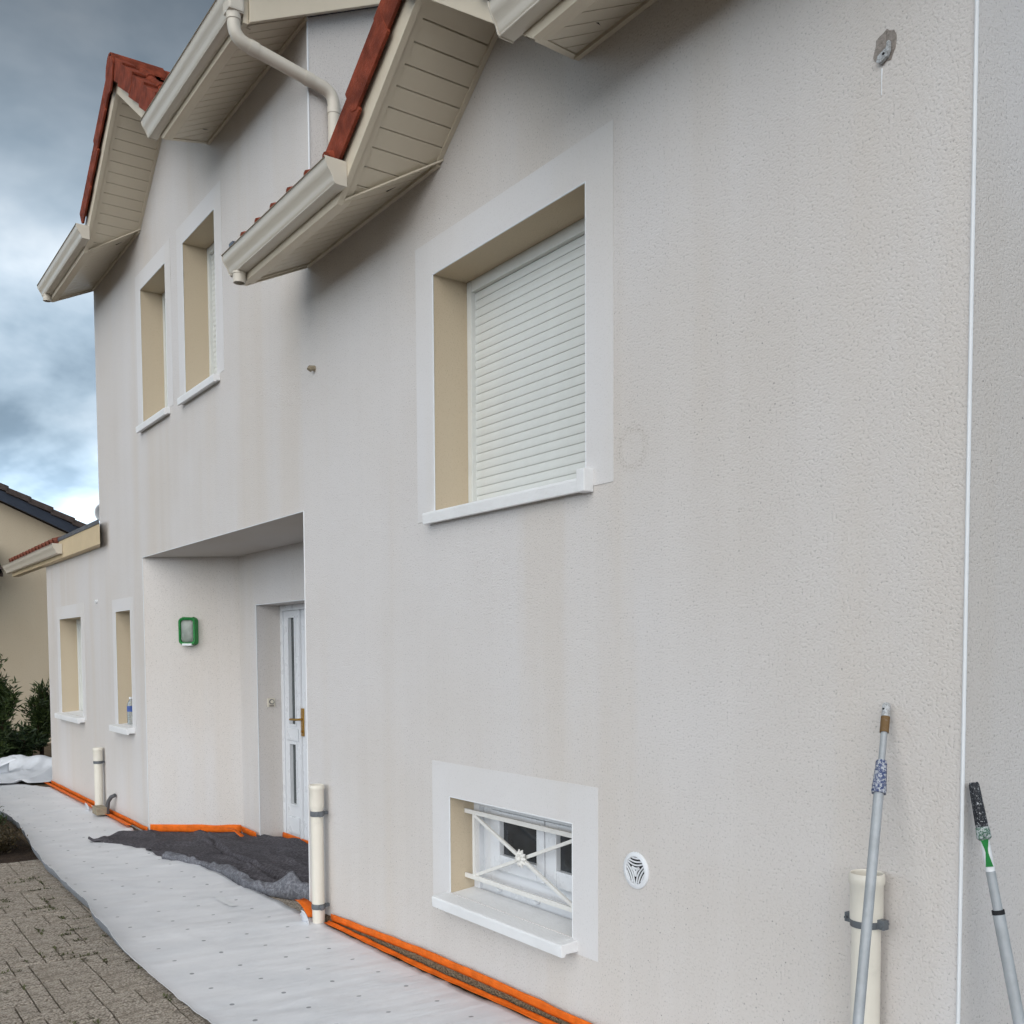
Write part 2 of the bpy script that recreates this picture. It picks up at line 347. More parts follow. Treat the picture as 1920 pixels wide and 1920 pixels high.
# ------------------------------------------------------------------ the house
HOUSE = root('rendered_house', (-5.95, 0, 0), 'long two-storey white stucco house with beige soffits and red tiled gables', 'house')
HM, HL, HW = 3.985, 5.402, 2.79           # eave heights: near block, tall block, low wing
XC, XM, XR, XW = -1.526, -5.785, -5.95, -14.2
XLB = -11.262
O, S_, G_ = 0.385, 0.485, 0.70             # overhang, eave slope, gable slope
MAINW = (-4.343, -3.155, 2.345, 3.482); BSM = (-4.226, -3.247, 0.467, 0.942)
WA = (-9.52, -8.745, 3.70, 4.895); WB = (-8.265, -7.495, 3.70, 4.897); W1 = (-13.46, -12.26, 0.93, 2.068); W2 = (-10.70, -10.125, 0.94, 2.066)
RZ = 2.525; RX0 = -9.65
holes = [MAINW, BSM, WA, WB, W1, W2, (RX0, XR, -1, RZ)]
regions = [(XR, XC, -.4, HM), (XLB, XM, -.4, HL), (XW, XLB, -.4, HW)]
xs = sorted(set([v for h in holes+regions for v in h[:2]])); zs = sorted(set([-.4]+[v for h in holes+regions for v in h[2:] if v > -.4]))
w = MB()
for i in range(len(xs)-1):
    for j in range(len(zs)-1):
        mx_, mz_ = (xs[i]+xs[i+1])/2, (zs[j]+zs[j+1])/2
        ins = lambda r: r[0] < mx_ < r[1] and r[2] < mz_ < r[3]
        if any(ins(r) for r in regions) and not any(ins(h) for h in holes):
            w.quad((xs[i], 0, zs[j]), (xs[i+1], 0, zs[j]), (xs[i+1], 0, zs[j+1]), (xs[i], 0, zs[j+1]))
GAB = [(-3.73, 0.53, HM), (-8.515, 0.950, HL)]
for xc, hw_, h in GAB: w.add([(xc-hw_, 0, h), (xc+hw_, 0, h), (xc, 0, h+G_*hw_)], [(0, 1, 2)])
w.build('wall', M['facade'], HOUSE)
# other faces of the volume
w = MB(); w.quad((XC, 0, -.4), (XC, 7, -.4), (XC, 7, HM+.5), (XC, 0, HM)); w.add([(XC, 0, HM), (XC, 7, HM+.5), (XC, 3.5, HM+3.5*S_)], [(0, 1, 2)])
w.build('wall', M['stucco_side'], HOUSE)
w = MB(); w.quad((XM, 0, HM-.3), (XM, 4, HM-.3), (XM, 4, HL+4*S_), (XM, 0, HL)); w.quad((XM, 4, HM-.3), (XM, 8, HM-.3), (XM, 8, HL), (XM, 4, HL+4*S_))
w.build('wall', M['stucco_side'], HOUSE)
w = MB(); w.quad((XLB, 0, HW), (XLB, 8, HW), (XLB, 8, HL), (XLB, 0, HL)); w.add([(XLB, 0, HL), (XLB, 8, HL), (XLB, 4, HL+4*S_)], [(0, 1, 2)]); w.quad((XW, 0, -.4), (XW, 6, -.4), (XW, 6, HW), (XW, 0, HW))
w.quad((XW, 8, -.4), (XC, 8, -.4), (XC, 8, HM), (XW, 8, HM)); w.build('wall', M['stucco_side'], HOUSE)
# door recess: splayed wall, door wall, return, ceiling
PA, PB = Vector((RX0, 0, 0)), Vector((-9.07, 0.69, 0)); DY = 0.69; DX0, DX1, DZ = -8.65, -7.25, 2.068; DP = 0.905
w = MB()
w.quad((PA.x, PA.y, -.4), (PB.x, PB.y, -.4), (PB.x, PB.y, RZ), (PA.x, PA.y, RZ))
for a, b, c, d in ((PB.x, DX0, -.4, RZ), (DX0, DX1, DZ, RZ), (DX1, XR, -.4, RZ)): w.quad((a, DY, c), (b, DY, c), (b, DY, d), (a, DY, d))
w.quad((XR, 0, -.4), (XR, DY, -.4), (XR, DY, RZ), (XR, 0, RZ))
w.quad((DX0, DY, -.4), (DX0, DP+.05, -.4), (DX0, DP+.05, DZ), (DX0, DY, DZ)); w.quad((DX1, DY, -.4), (DX1, DP+.05, -.4), (DX1, DP+.05, DZ), (DX1, DY, DZ))
w.quad((DX0, DY, DZ), (DX1, DY, DZ), (DX1, DP+.05, DZ), (DX0, DP+.05, DZ))
w.build('wall', M['stucco'], HOUSE)
w = MB(); w.add([(PA.x, PA.y, RZ), (XR, 0, RZ), (XR, DY, RZ), (PB.x, DY, RZ)], [(0, 1, 2, 3)]); w.build('recess_ceiling', M['ceiling'], HOUSE)
# white corner beads
def bead(x, y, z0, z1, r=0.0045): MB().tube([(x, y, z0), (x, y, z1)], r, 8).build('corner_bead', M['bead'], HOUSE)
bead(XC, -0.001, 0.0, HM, 0.0055); bead(XM+.001, -0.001, HM+.1, HL, 0.006); bead(RX0, -0.001, 0, RZ, 0.003); bead(XR, -0.001, 0, RZ, 0.004); bead(DX0, DY-.001, 0, DZ, 0.004)
MB().tube([(RX0, -0.001, RZ), (XR, -0.001, RZ)], 0.0035, 8).build('corner_bead', M['bead'], HOUSE)
MB().tube([(DX0, DY-.001, DZ), (DX1, DY-.001, DZ)], 0.004, 8).build('corner_bead', M['bead'], HOUSE)
# pebbly plinth showing between the tape lines
pl = MB()
def tape_top(x):
    P = [(-6, .062), (-5.7, .066), (-4.47, .127), (-3.7, .143), (-3.1, .148), (-1.5, .20)]
    for (a, b), (c, d) in zip(P, P[1:]):
        if x <= c: return b+(d-b)*(x-a)/(c-a)
    return P[-1][1]
n = 30
for i in range(n):
    xa, xb = -5.72+4.2*i/n, -5.72+4.2*(i+1)/n
    pl.prism([(xa, -.005, zg(xa)-.05), (xb, -.005, zg(xb)-.05), (xb, -.005, tape_top(xb)-.02), (xa, -.005, tape_top(xa)-.02)], (0, .01, 0))
pl.build('plinth', M['plinth'], HOUSE)

# ------------------------------------------------------------------ windows
def slat_mesh(length, pitch):
    m = MB(); prof = []
    for k in range(7):
        a = -1+2*k/6; prof.append((-0.0030*(1-a*a)-0.001, pitch*0.5+a*pitch*0.472))
    prof = [(0.004, prof[0][1])]+prof+[(0.004, prof[-1][1])]
    m.prism([(0, y, z) for y, z in prof], (length, 0, 0)); return m.mesh('slat', M['shutter'], 0, True)
SLC = {}
def window(rect, depth, nsl, sill_h, sill_out, sill_over=0.05, band=0.165, band_bot=None, shutter=True, sill_mat='white_paint'):
    x0, x1, z0, z1 = rect; f = MB(); fr = 0.04 if shutter else 0.05
    f.box(x0, x0+fr, depth-.012, depth+.05, z0, z1); f.box(x1-fr, x1, depth-.012, depth+.05, z0, z1); f.box(x0+fr, x1-fr, depth-.010, depth+.05, z1-.055, z1)
    win = f.build('window', M['shutter'] if shutter else M['pvc'], HOUSE, 0.003)
    r = MB(); e = 0.0
    r.quad((x0, 0, z0-.05), (x0, depth+.05, z0-.05), (x0, depth+.05, z1), (x0, 0, z1)); r.quad((x1, 0, z0-.05), (x1, depth+.05, z0-.05), (x1, depth+.05, z1), (x1, 0, z1))
    r.quad((x0, 0, z1), (x1, 0, z1), (x1, depth+.05, z1), (x0, depth+.05, z1)); r.build('reveal', M['reveal'], win)
    if shutter:
        H = z1-.055-z0; p = H/nsl; key = (round(x1-x0, 3), round(p, 4))
        if key not in SLC: SLC[key] = slat_mesh(x1-x0-2*fr+.01, p)
        for k in range(nsl): place('slat', SLC[key], (x0+fr-.005, depth+.016, z0+k*p), win)
        MB().box(x0+fr, x1-fr, depth+.028, depth+.04, z0, z1-.05).build('shutter_backing', M['shutter'], win)
    # sloping sill with drip groove
    s = MB(); a = z0+.012; b = z0-.012
    s.prism([(x0-sill_over, depth-.015, a), (x0-sill_over, -sill_out, b), (x0-sill_over, -sill_out-.004, b-.008), (x0-sill_over, -sill_out, b-sill_h), (x0-sill_over, -sill_out+.018, b-sill_h), (x0-sill_over, -sill_out+.024, b-sill_h+.012),
             (x0-sill_over, -.002, b-sill_h+.012), (x0-sill_over, .002, b-sill_h+.012), (x0-sill_over, .002, b-.02), (x0-sill_over, depth-.015, b-.02)], (0, 0, 0))if False else None
    prof = [(-sill_out, b), (-sill_out-.003, b-.01), (-sill_out, b-sill_h), (-sill_out+.018, b-sill_h), (-sill_out+.022, b-sill_h+.012), (-.0005, b-sill_h+.012), (-.0005, z0-.004)]
    s = MB(); s.prism([(x0-sill_over, y, z) for y, z in prof], (x1-x0+2*sill_over, 0, 0))
    s.prism([(x0+.001, y, z) for y, z in [(-sill_out+.003, z0-.03), (-sill_out+.003, b+.0008), (depth-.013, a), (depth-.013, z0-.03)]], (x1-x0-.002, 0, 0))
    s.build('sill', M[sill_mat], win, 0.003)
    # smooth painted band round the opening
    if band:
        bb = z0 if band_bot is None else band_bot; y0, y1 = -.0028, -.0002; q = MB()
        q.box(x0-band, x0, y0, y1, bb, z1+band); q.box(x1, x1+band, y0, y1, bb, z1+band); q.box(x0, x1, y0, y1, z1, z1+band)
        q.build('painted_band', M['stucco_smooth'], win, 0.001)
    # white edge bead
    e = MB(); r_ = 0.0035
    e.tube([(x0, -.001, z0), (x0, -.001, z1)], r_, 6).tube([(x1, -.001, z0), (x1, -.001, z1)], r_, 6).tube([(x0, -.001, z1), (x1, -.001, z1)], r_, 6)
    e.build('edge_bead', M['bead'], win)
    return win
mw = window(MAINW, .205, 26, .055, .045, 0.045, 0.168, 2.30)
for wd in (WA, WB): window(wd, .205, 28, .055, .05, 0.06, 0.15, 3.70)
window(W1, .205, 28, .06, .075, 0.06, 0.15, 0.9); window(W2, .205, 28, .06, .075, 0.06, 0.12, 0.9)
MB().box(MAINW[1]-.002, MAINW[1]+.0475, -.050, -.0008, MAINW[2]-.069, MAINW[2]+.022).build('sill_end', M['white_paint'], mw, 0.004)
bw = window(BSM, .150, 0, .052, .085, 0.035, 0.166, 0.405, shutter=False)
x0, x1, z0, z1 = BSM; yb = .165
f = MB(); f.box(x0+.0505, x0+.14, yb, yb+.03, z0+.05, z1-.056); f.box(x0+.1405, x1-.0505, yb, yb+.03, z0+.05, z0+.125); f.box(x0+.0505, x1-.0505, yb-.012, yb+.02, z0-.01, z0+.0495)
f.build('sash_frame', M['pvc'], bw, 0.003)
def sash(xa, xb, za, zb, px0, px1, pz0, pz1):
    s = MB(); y0, y1 = yb-.022, yb+.022
    s.box(xa, px0, y0, y1, za, zb); s.box(px1, xb, y0, y1, za, zb); s.box(px0, px1, y0, y1, za, pz0); s.box(px0, px1, y0, y1, pz1, zb)
    s.build('sash', M['pvc'], bw, 0.006); MB().box(px0-.002, px1+.002, yb+.004, yb+.010, pz0-.002, pz1+.002).build('pane', M['glass'], bw)
sash(-4.085, -3.645, .595, .884, -4.005, -3.703, .672, .835); sash(-3.635, -3.30, .595, .884, -3.553, -3.36, .672, .835)
for cxp in (-4.01, -3.70): MB().box(cxp-.014, cxp+.014, yb-.034, yb-.0122, z0+.028, z0+.042).build('drain_cap', M['pvc'], bw, 0.002)

# iron grille in the basement window
gr = root('window_grille', (-3.737, .085, .545), 'white iron crossed-bar grille with rosette in the low basement window', 'grille')
gy = .088
def bar(name, a, b, wd=.009, parent=gr, mat='grille'):
    a, b = Vector(a), Vector(b); d = (b-a).normalized(); n_ = Vector((0, 1, 0)); s_ = d.cross(n_)*wd; nn_ = n_*.006
    MB().prism([a+s_+nn_, a+s_-nn_, a-s_-nn_, a-s_+nn_], b-a).build(name, M[mat], parent, 0.0015)
bar('rail', (x0+.001, gy, .866), (x1-.001, gy, .866), .011); bar('rail', (x0+.001, gy, .545), (x1-.001, gy, .545), .011)
bar('upright', (-4.145, gy+.0005, .555), (-4.145, gy+.0005, .856), .008); bar('upright', (-3.33, gy+.0005, .555), (-3.33, gy+.0005, .856), .008)
bar('cross_bar', (-4.137, gy-.002, .853), (-3.338, gy-.002, .557), .008); bar('cross_bar', (-4.137, gy+.011, .557), (-3.338, gy+.011, .853), .008)
ro = MB(); cxr, czr = -3.737, .706
for k in range(10):
    a = 2*math.pi*k/10; c_, s_ = math.cos(a), math.sin(a); q = lambda u, v, y: (cxr+u*c_-v*s_, gy+y, czr+u*s_+v*c_)
    ro.add([q(.008, -.008, -.012), q(.030, -.0085, -.014), q(.043, 0, -.010), q(.030, .0085, -.014), q(.008, .008, -.012), q(.025, 0, -.024),
            q(.008, -.008, -.006), q(.030, -.0085, -.006), q(.043, 0, -.005), q(.030, .0085, -.006), q(.008, .008, -.006)],
           [(0, 1, 5), (1, 2, 5), (2, 3, 5), (3, 4, 5), (4, 0, 5), (6, 7, 1, 0), (7, 8, 2, 1), (8, 9, 3, 2), (9, 10, 4, 3)])
vs_, fs_ = [], []
for i, (r, y) in enumerate(((.001, -.034), (.008, -.032), (.013, -.024), (.014, -.012))):
    vs_ += [(cxr+r*math.cos(2*math.pi*j/14), gy+y, czr+r*math.sin(2*math.pi*j/14)) for j in range(14)]
    if i: fs_ += [((i-1)*14+j, (i-1)*14+(j+1) % 14, i*14+(j+1) % 14, i*14+j) for j in range(14)]
ro.add(vs_, fs_); ro.build('rosette', M['grille'], gr)

# ------------------------------------------------------------------ door
dr = MB(); dr.box(DX0, DX0+.055, DP, DP+.07, -.03, DZ); dr.box(DX1-.055, DX1, DP, DP+.07, -.03, DZ); dr.box(DX0+.055, DX1-.055, DP, DP+.07, DZ-.05, DZ); dr.box(DX0+.055, DX1-.055, DP+.01, DP+.07, -.03, .022)
door = dr.build('door', M['pvc'], HOUSE, 0.004)
def leaf(xa, xb, openings, panels):
    m = MB(); y0, y1 = DP+.012, DP+.062; zb, zt = .025, DZ-.052
    px0, px1 = openings[0][:2]; m.box(xa, px0, y0, y1, zb, zt); m.box(px1, xb, y0, y1, zb, zt)
    zz = zb
    for o_ in sorted(openings, key=lambda q: q[2]): m.box(px0, px1, y0, y1, zz, o_[2]); zz = o_[3]
    m.box(px0, px1, y0, y1, zz, zt); m.build('leaf', M['pvc'], door, 0.003)
    for o_ in openings:
        MB().box(o_[0]-.001, o_[1]+.001, DP+.035, DP+.042, o_[2]-.001, o_[3]+.001).build('pane', M['door_glass'], door)
        q = MB(); a, b, c, d = o_; k = .016
        q.box(a-k, a, y0-.009, y0-.0005, c-k, d+k); q.box(b, b+k, y0-.009, y0-.0005, c-k, d+k); q.box(a, b, y0-.009, y0-.0005, c-k, c); q.box(a, b, y0-.009, y0-.0005, d, d+k); q.build('moulding', M['pvc'], door, 0.004)
    for a, b, c, d in panels: MB().box(a, b, y0-.011, y0-.0005, c, d).build('raised_panel', M['pvc'], door, 0.008)
leaf(-8.592, -8.226, [(-8.478, -8.345, 1.02, 1.953), (-8.478, -8.345, .313, .843)], [(-8.53, -8.29, .05, .20), (-8.53, -8.29, .875, .985)])
leaf(-8.218, -7.31, [(-8.06, -7.46, 1.15, 1.90)], [(-8.12, -7.40, .28, .82), (-8.12, -7.40, .05, .20), (-8.12, -7.40, .90, 1.06)])
MB().box(-8.240, -8.204, DP-.010, DP+.0115, .026, DZ-.053).build('astragal', M['pvc'], door, 0.004)
h = MB(); h.box(-8.200, -8.160, DP-.003, DP+.010, .93, 1.17); h.tube([(-8.18, DP, 1.075), (-8.18, DP-.05, 1.075), (-8.20, DP-.062, 1.075), (-8.30, DP-.062, 1.072)], .0095, 10); h.tube([(-8.18, DP-.01, .97), (-8.18, DP+.004, .97)], .012, 12)
h.build('door_handle', M['brass'], door, 0)
# ------------------------------------------------------------------ roofs: soffits, fascias, tiles, gutters
def soffit_set(h, xl, xr, xc, hw_):
    """eave soffit either side of a wall gable plus the two sloping rake soffits, every board its own piece"""
    ow = hw_+O*S_/G_
    back = MB(); tb = .016
    ez = lambda x, y: h+S_*y
    rz = lambda x, y: h+G_*(hw_-abs(x-xc))
    def slab(P, zf, t0, t1, mb):
        n_ = len(P); mb.add([(x, y, zf(x, y)+t0) for x, y in P]+[(x, y, zf(x, y)+t1) for x, y in P],
                            [tuple(range(n_))[::-1], tuple(range(n_, 2*n_))]+[(i, (i+1) % n_, n_+(i+1) % n_, n_+i) for i in range(n_)])
    slab([(xl, -O), (xc-ow, -O), (xc-hw_, 0), (xl, 0)], ez, .014, .03, back); slab([(xc+ow, -O), (xr, -O), (xr, 0), (xc+hw_, 0)], ez, .014, .03, back)
    slab([(xc-ow, -O), (xc, -O), (xc, 0), (xc-hw_, 0)], rz, .014, .03, back); slab([(xc, -O), (xc+ow, -O), (xc+hw_, 0), (xc, 0)], rz, .014, .03, back)
    sf = back.build('soffit', M['soffit_back'], HOUSE)
    bw_, gap = .100, .0065
    def yv(x): return max(-O, min(0.0, -(abs(x-xc)-hw_)*G_/S_))          # valley line
    def boards(xa, xb, zf, eave, wdt):
        n_ = max(1, round((xb-xa)/wdt)); d = (xb-xa)/n_
        for i in range(n_):
            a, b = xa+i*d+gap/2, xa+(i+1)*d-gap/2
            cut = sorted(set([a, b]+[q for q in (xc-ow, xc-hw_, xc+hw_, xc+ow) if a+1e-4 < q < b-1e-4]))
            if eave: lo = [(q, -O+.002) for q in cut if True]; P = []; lowp = [(q, (-O+.002) if abs(q-xc) >= ow else yv(q)) for q in cut]; hi = [(q, -.002) for q in cut]
            else: lowp = [(q, -O+.002) for q in cut]; hi = [(q, -.002 if abs(q-xc) <= hw_ else yv(q)) for q in cut]
            P = lowp+hi[::-1]
            Q = []
            for p in P:
                if not Q or (Vector(p)-Vector(Q[-1])).length > .003: Q.append(p)
            if len(Q) > 2 and (Vector(Q[0])-Vector(Q[-1])).length < .003: Q.pop()
            if len(Q) < 3: continue
            m = MB(); slab(Q, zf, 0, .013, m); m.build('soffit_board', M['soffit'], sf)
    boards(xl, xc-hw_, ez, True, bw_); boards(xc+hw_, xr, ez, True, bw_)
    boards(xc-ow, xc, rz, False, .0795); boards(xc, xc+ow, rz, False, .0795)
    # trims: wall cornice, valley strips, outer border
    t = MB(); k = .022
    def strip(A, B, du, dz):   # thin batten between two points
        A, B = Vector(A), Vector(B); du = Vector(du); dz = Vector((0, 0, dz)); t.prism([A, A+du, A+du+dz, A+dz], B-A)
    strip((xl, -k, h-.014-S_*k), (xc-hw_, -k, h-.014-S_*k), (0, k-.001, 0), .014); strip((xc+hw_, -k, h-.014-S_*k), (xr, -k, h-.014-S_*k), (0, k-.001, 0), .014)
    for s in (-1, 1):
        strip((xc+s*hw_, -k, h-.012), (xc, -k, h+G_*hw_-.012), (0, k-.001, 0), .012)
        strip((xc+s*hw_, -.001, h-.006), (xc+s*ow, -O, h-S_*O-.006), (s*-.03, 0, 0), .008)
        strip((xc+s*ow, -O, h-S_*O-.008), (xc, -O, h+G_*hw_-.008), (0, .034, 0), .009)
    strip((xl, -O, h-S_*O-.008), (xc-ow, -O, h-S_*O-.008), (0, .034, 0), .009); strip((xc+ow, -O, h-S_*O-.008), (xr, -O, h-S_*O-.008), (0, .034, 0), .009)
    strip((xl-.004, -O, h-S_*O-.010), (xl-.004, 0, h-.010), (.03, 0, 0), .009)
    t.build('soffit_trim', M['soffit'], HOUSE)
    # one continuous fascia: eave, rake, rake, eave
    ze = h-S_*O; b0, b1 = -.020, .120; fr_ = ow
    low = [(xl-.02, ze+b0), (xc-ow, ze+b0), (xc, ze+G_*ow+b0-.006), (xc+ow, ze+b0), (xr+.02, ze+b0)]
    top = [(xl-.02, ze+b1+.03), (xc-ow-.02, ze+b1+.03), (xc, ze+G_*ow+b1), (xc+ow+.02, ze+b1+.03), (xr+.02, ze+b1+.03)]
    MB().prism([(x, -O-.030, z) for x, z in low+top[::-1]], (0, .0295, 0)).build('fascia', M['soffit'], HOUSE, 0.002)
    MB().prism([(xl-.02, -O-.0004, ze+b0), (xl-.02, 0, h+b0), (xl-.02, 0, h+b1+.03), (xl-.02, -O-.0004, ze+b1+.03)], (.019, 0, 0)).build('fascia', M['soffit'], HOUSE, 0.002)
    return ow

# tile: flat pan plus one roll, 0.22 wide, laid along local +Y (up-slope), upper face up
def tile_mesh(mat, TW=.222, TL=.41, th=.016, name='tile'):
    pr = [(0, 0), (.004, .008), (.118, .008), (.128, .020)]
    for k in range(7): a = math.pi*k/6; pr.append((.174-.042*math.cos(a), .022+.040*math.sin(a)))
    pr += [(TW-.002, .008)]
    lo = [(x, z-th) for x, z in pr][::-1]
    m = MB(); P = [(x, 0, z) for x, z in pr+lo]; m.prism(P, (0, TL, 0)); m.sm = True
    me = m.mesh(name, mat); return me
TILE = tile_mesh(M['tile']); TILE_D = tile_mesh(M['tile_dark'])
def verge_mesh(mat):
    m = MB()   # flap hanging outside the verge + short top leg, along local +Y up-slope, outer side at local -X
    m.prism([(0, 0, -.045), (0, .030, -.078), (0, .40, -.078), (0, .40, .078), (0, 0, .078)], (.016, 0, 0)); m.box(.0165, .10, 0, .40, .060, .078)
    return m.mesh('verge_tile', mat, 0.004)
VERGE = verge_mesh(M['tile'])
def frame(ax, up_): # matrix columns: X = ax x ..., Y = up-slope
    ax = Vector(ax).normalized(); up_ = Vector(up_).normalized(); n_ = ax.cross(up_).normalized(); return Matrix((ax, up_, n_)).transposed().to_euler()
def gable_roof(h, xc, hw_, ridge_back, nrow):
    ow = hw_+O*S_/G_; T = .150
    ap = h+G_*hw_+T                                                    # deck height at ridge
    d = MB(); xf = ow+.02; yb_ = ridge_back
    d.prism([(xc-xf, -O-.028, ap-G_*xf-.03), (xc, -O-.028, ap-.03), (xc+xf, -O-.028, ap-G_*xf-.03), (xc+xf, -O-.028, ap-G_*xf), (xc, -O-.028, ap), (xc-xf, -O-.028, ap-G_*xf)], (0, .05, 0))
    # deck planes run back to the valley with the main slope
    for s in (-1, 1):
        P = [(xc, -O+.03, ap), (xc+s*xf, -O+.03, ap-G_*xf), (xc+s*xf, -O+.25, ap-G_*xf), (xc, yb_, ap)]
        d.add(P+[(x, y, z-.02) for x, y, z in P], [(0, 1, 2, 3), (7, 6, 5, 4), (0, 1, 5, 4), (1, 2, 6, 5), (2, 3, 7, 6), (3, 0, 4, 7)])
    rf = d.build('roof', M['tile_back'], HOUSE)
    L_ = math.hypot(1, G_); ex = .345
    for s in (1, -1):
        upv = Vector((-s, 0, G_)).normalized(); axv = Vector((0, s, 0)); eul = frame(axv, upv)
        for r in range(nrow):
            base = Vector((xc, 0, ap+.030))-upv*(ex*(r+1)+.03)
            for c in range(int((yb_+O)/.222)+1):
                y = -O-.02+c*.222
                zz = base.z; ym = y+.11
                if zz < h+S_*ym+.10 or ym > yb_: continue
                p = Vector((base.x, y if s > 0 else y+.222, base.z+random.uniform(-.002, .002)))
                o = place('tile', TILE, p, rf); o.rotation_euler = eul
                o.rotation_euler.rotate_axis('X', -.035)
        # verge tiles on the front edge
        m_v = VERGE
        for r in range(nrow+1):
            p = Vector((xc, -O-.062-.0035*(r % 2), ap+.025+.004+.003*(r % 2)))-upv*(ex*(r+1)+.02)
            if p.z < h-S_*O+.07: continue
            o = place('verge_tile', VERGE, p, rf)
            if s > 0: o.rotation_euler = frame((0, 1, 0), upv)
            else:
                o.rotation_euler = frame((0, -1, 0), upv); o.scale = (-1, 1, 1)
            o.rotation_euler.rotate_axis('X', -.055)
    # ridge tiles with a closing front piece
    k = 0; y = -O-.075
    while y < yb_:
        m = MB(); pr = [(-.115, -.065), (-.085, -.005), (-.05, .035), (0, .05), (.05, .035), (.085, -.005), (.115, -.065)]; po = [(x*1.0, z-.016) for x, z in pr][::-1]; gr_ = 1+.05*(k % 2 == 0)
        m.prism([(x*gr_, 0, z) for x, z in pr+po], (0, .40, .006)); me = m.mesh('ridge_tile', M['tile'], 0.003)
        place('ridge_tile', me, (xc, y, ap+.05+.006*(k == 0)), rf); y += .36; k += 1
    m = MB(); m.prism([(xc-.112, -O-.078, ap-.03), (xc-.085, -O-.078, ap-.13), (xc-.03, -O-.078, ap-.19), (xc+.03, -O-.078, ap-.19), (xc+.085, -O-.078, ap-.13), (xc+.112, -O-.078, ap-.03), (xc+.09, -O-.078, ap+.04), (xc, -O-.078, ap+.09), (xc-.09, -O-.078, ap+.04)], (0, .014, 0))
    m.build('ridge_end', M['tile'], rf, 0.004)
def eave_roof(h, xl, xr, zoff=.165, mat='tile', tile=None, rows=2, depth=4.0, skip=None, s_=S_, yo=None):
    tile = tile or TILE; yo = -O-.028 if yo is None else yo
    d = MB(); P = [(xl, yo, h+s_*yo+zoff-.02), (xr, yo, h+s_*yo+zoff-.02), (xr, depth, h+s_*depth+zoff-.02), (xl, depth, h+s_*depth+zoff-.02)]
    d.add(P+[(x, y, z-.02) for x, y, z in P], [(0, 1, 2, 3), (7, 6, 5, 4), (0, 1, 5, 4), (1, 2, 6, 5), (2, 3, 7, 6), (3, 0, 4, 7)])
    rf = d.build('roof', M['tile_back'], HOUSE); upv = Vector((0, 1, s_)).normalized(); eul = frame((1, 0, 0), upv)
    n_ = int((xr-xl)/.222)
    for r in range(rows):
        for c in range(n_+1):
            x = xl+c*.222
            if skip and skip(x+.11, r): continue
            p = Vector((x, yo-.045, h+s_*(yo-.045)+zoff+.012))+upv*(.345*r)
            o = place('tile', tile, p, rf); o.rotation_euler = eul; o.rotation_euler.rotate_axis('X', -.035)
    return rf
def gutter(xa, xb, h, outlet=None, yo=-O-.032, zt=None, mat='gutter'):
    zt = h-S_*O+.128 if zt is None else zt
    pf = [(0, 0), (0, -.108), (-.052, -.108), (-.060, -.104), (-.066, -.094), (-.070, -.080), (-.076, -.066), (-.088, -.052), (-.098, -.038), (-.102, -.024), (-.103, -.008), (-.108, .000), (-.113, -.004)]
    inn = [(y+.004 if y < -.02 else y-.004, z+(.004 if z < -.09 else 0)) for y, z in pf][::-1]
    m = MB(); m.prism([(xa, yo+y, zt+z) for y, z in pf+inn], (xb-xa, 0, 0)); m.sm = True
    gt = m.build('gutter', M[mat], HOUSE)
    # rounded bead under the ogee
    MB().tube([(xa, yo-.058, zt-.106), (xb, yo-.058, zt-.106)], .0042, 8).build('gutter_bead', M[mat], gt)
    cap = [(0.0005, .002), (0.0005, -.112), (-.055, -.112), (-.066, -.104), (-.074, -.080), (-.092, -.052), (-.106, -.024), (-.107, -.006), (-.114, .003)]
    for x, d in ((xa, -.006), (xb, .006)): MB().prism([(x, yo+y, zt+z) for y, z in cap], (d, 0, 0)).build('end_cap', M[mat], gt, 0.0015)
    if outlet is not None:
        q = MB(); q.lathe([(.038, 0), (.040, -.012), (.036, -.014), (.036, -.060), (.030, -.060), (.030, -.01)], (outlet, yo-.038, zt-.1085)); q.build('outlet', M[mat], gt)
        q = MB(); q.lathe([(.0, -.02), (.030, -.02)], (outlet, yo-.038, zt-.1085)); q.build('outlet_mouth', M['black'], gt)
    return gt
ow1 = soffit_set(HM, -5.805, -1.20, -3.73, .53); ow2 = soffit_set(HL, XLB+.01, XM+.01, -8.515, .95)
gable_roof(HM, -3.73, .53, .78, 2); gable_roof(HL, -8.515, .95, 1.35, 4)
eave_roof(HM, -5.80, -4.62, rows=2); eave_roof(HM, -2.86, -1.1, rows=2); eave_roof(HL, -11.28, -9.85, rows=2); eave_roof(HL, -7.20, -5.70, rows=2)
MB().box(-5.868, -5.806, -.47, -.40, 3.93, 4.012).build('step_flashing', M['zinc'], HOUSE, 0.004)
gutter(-5.83, -4.415, HM, -5.745); gutter(-3.045, -1.0, HM); gutter(-11.29, -9.50, HL, -11.20); gutter(-7.42, -5.70, HL)
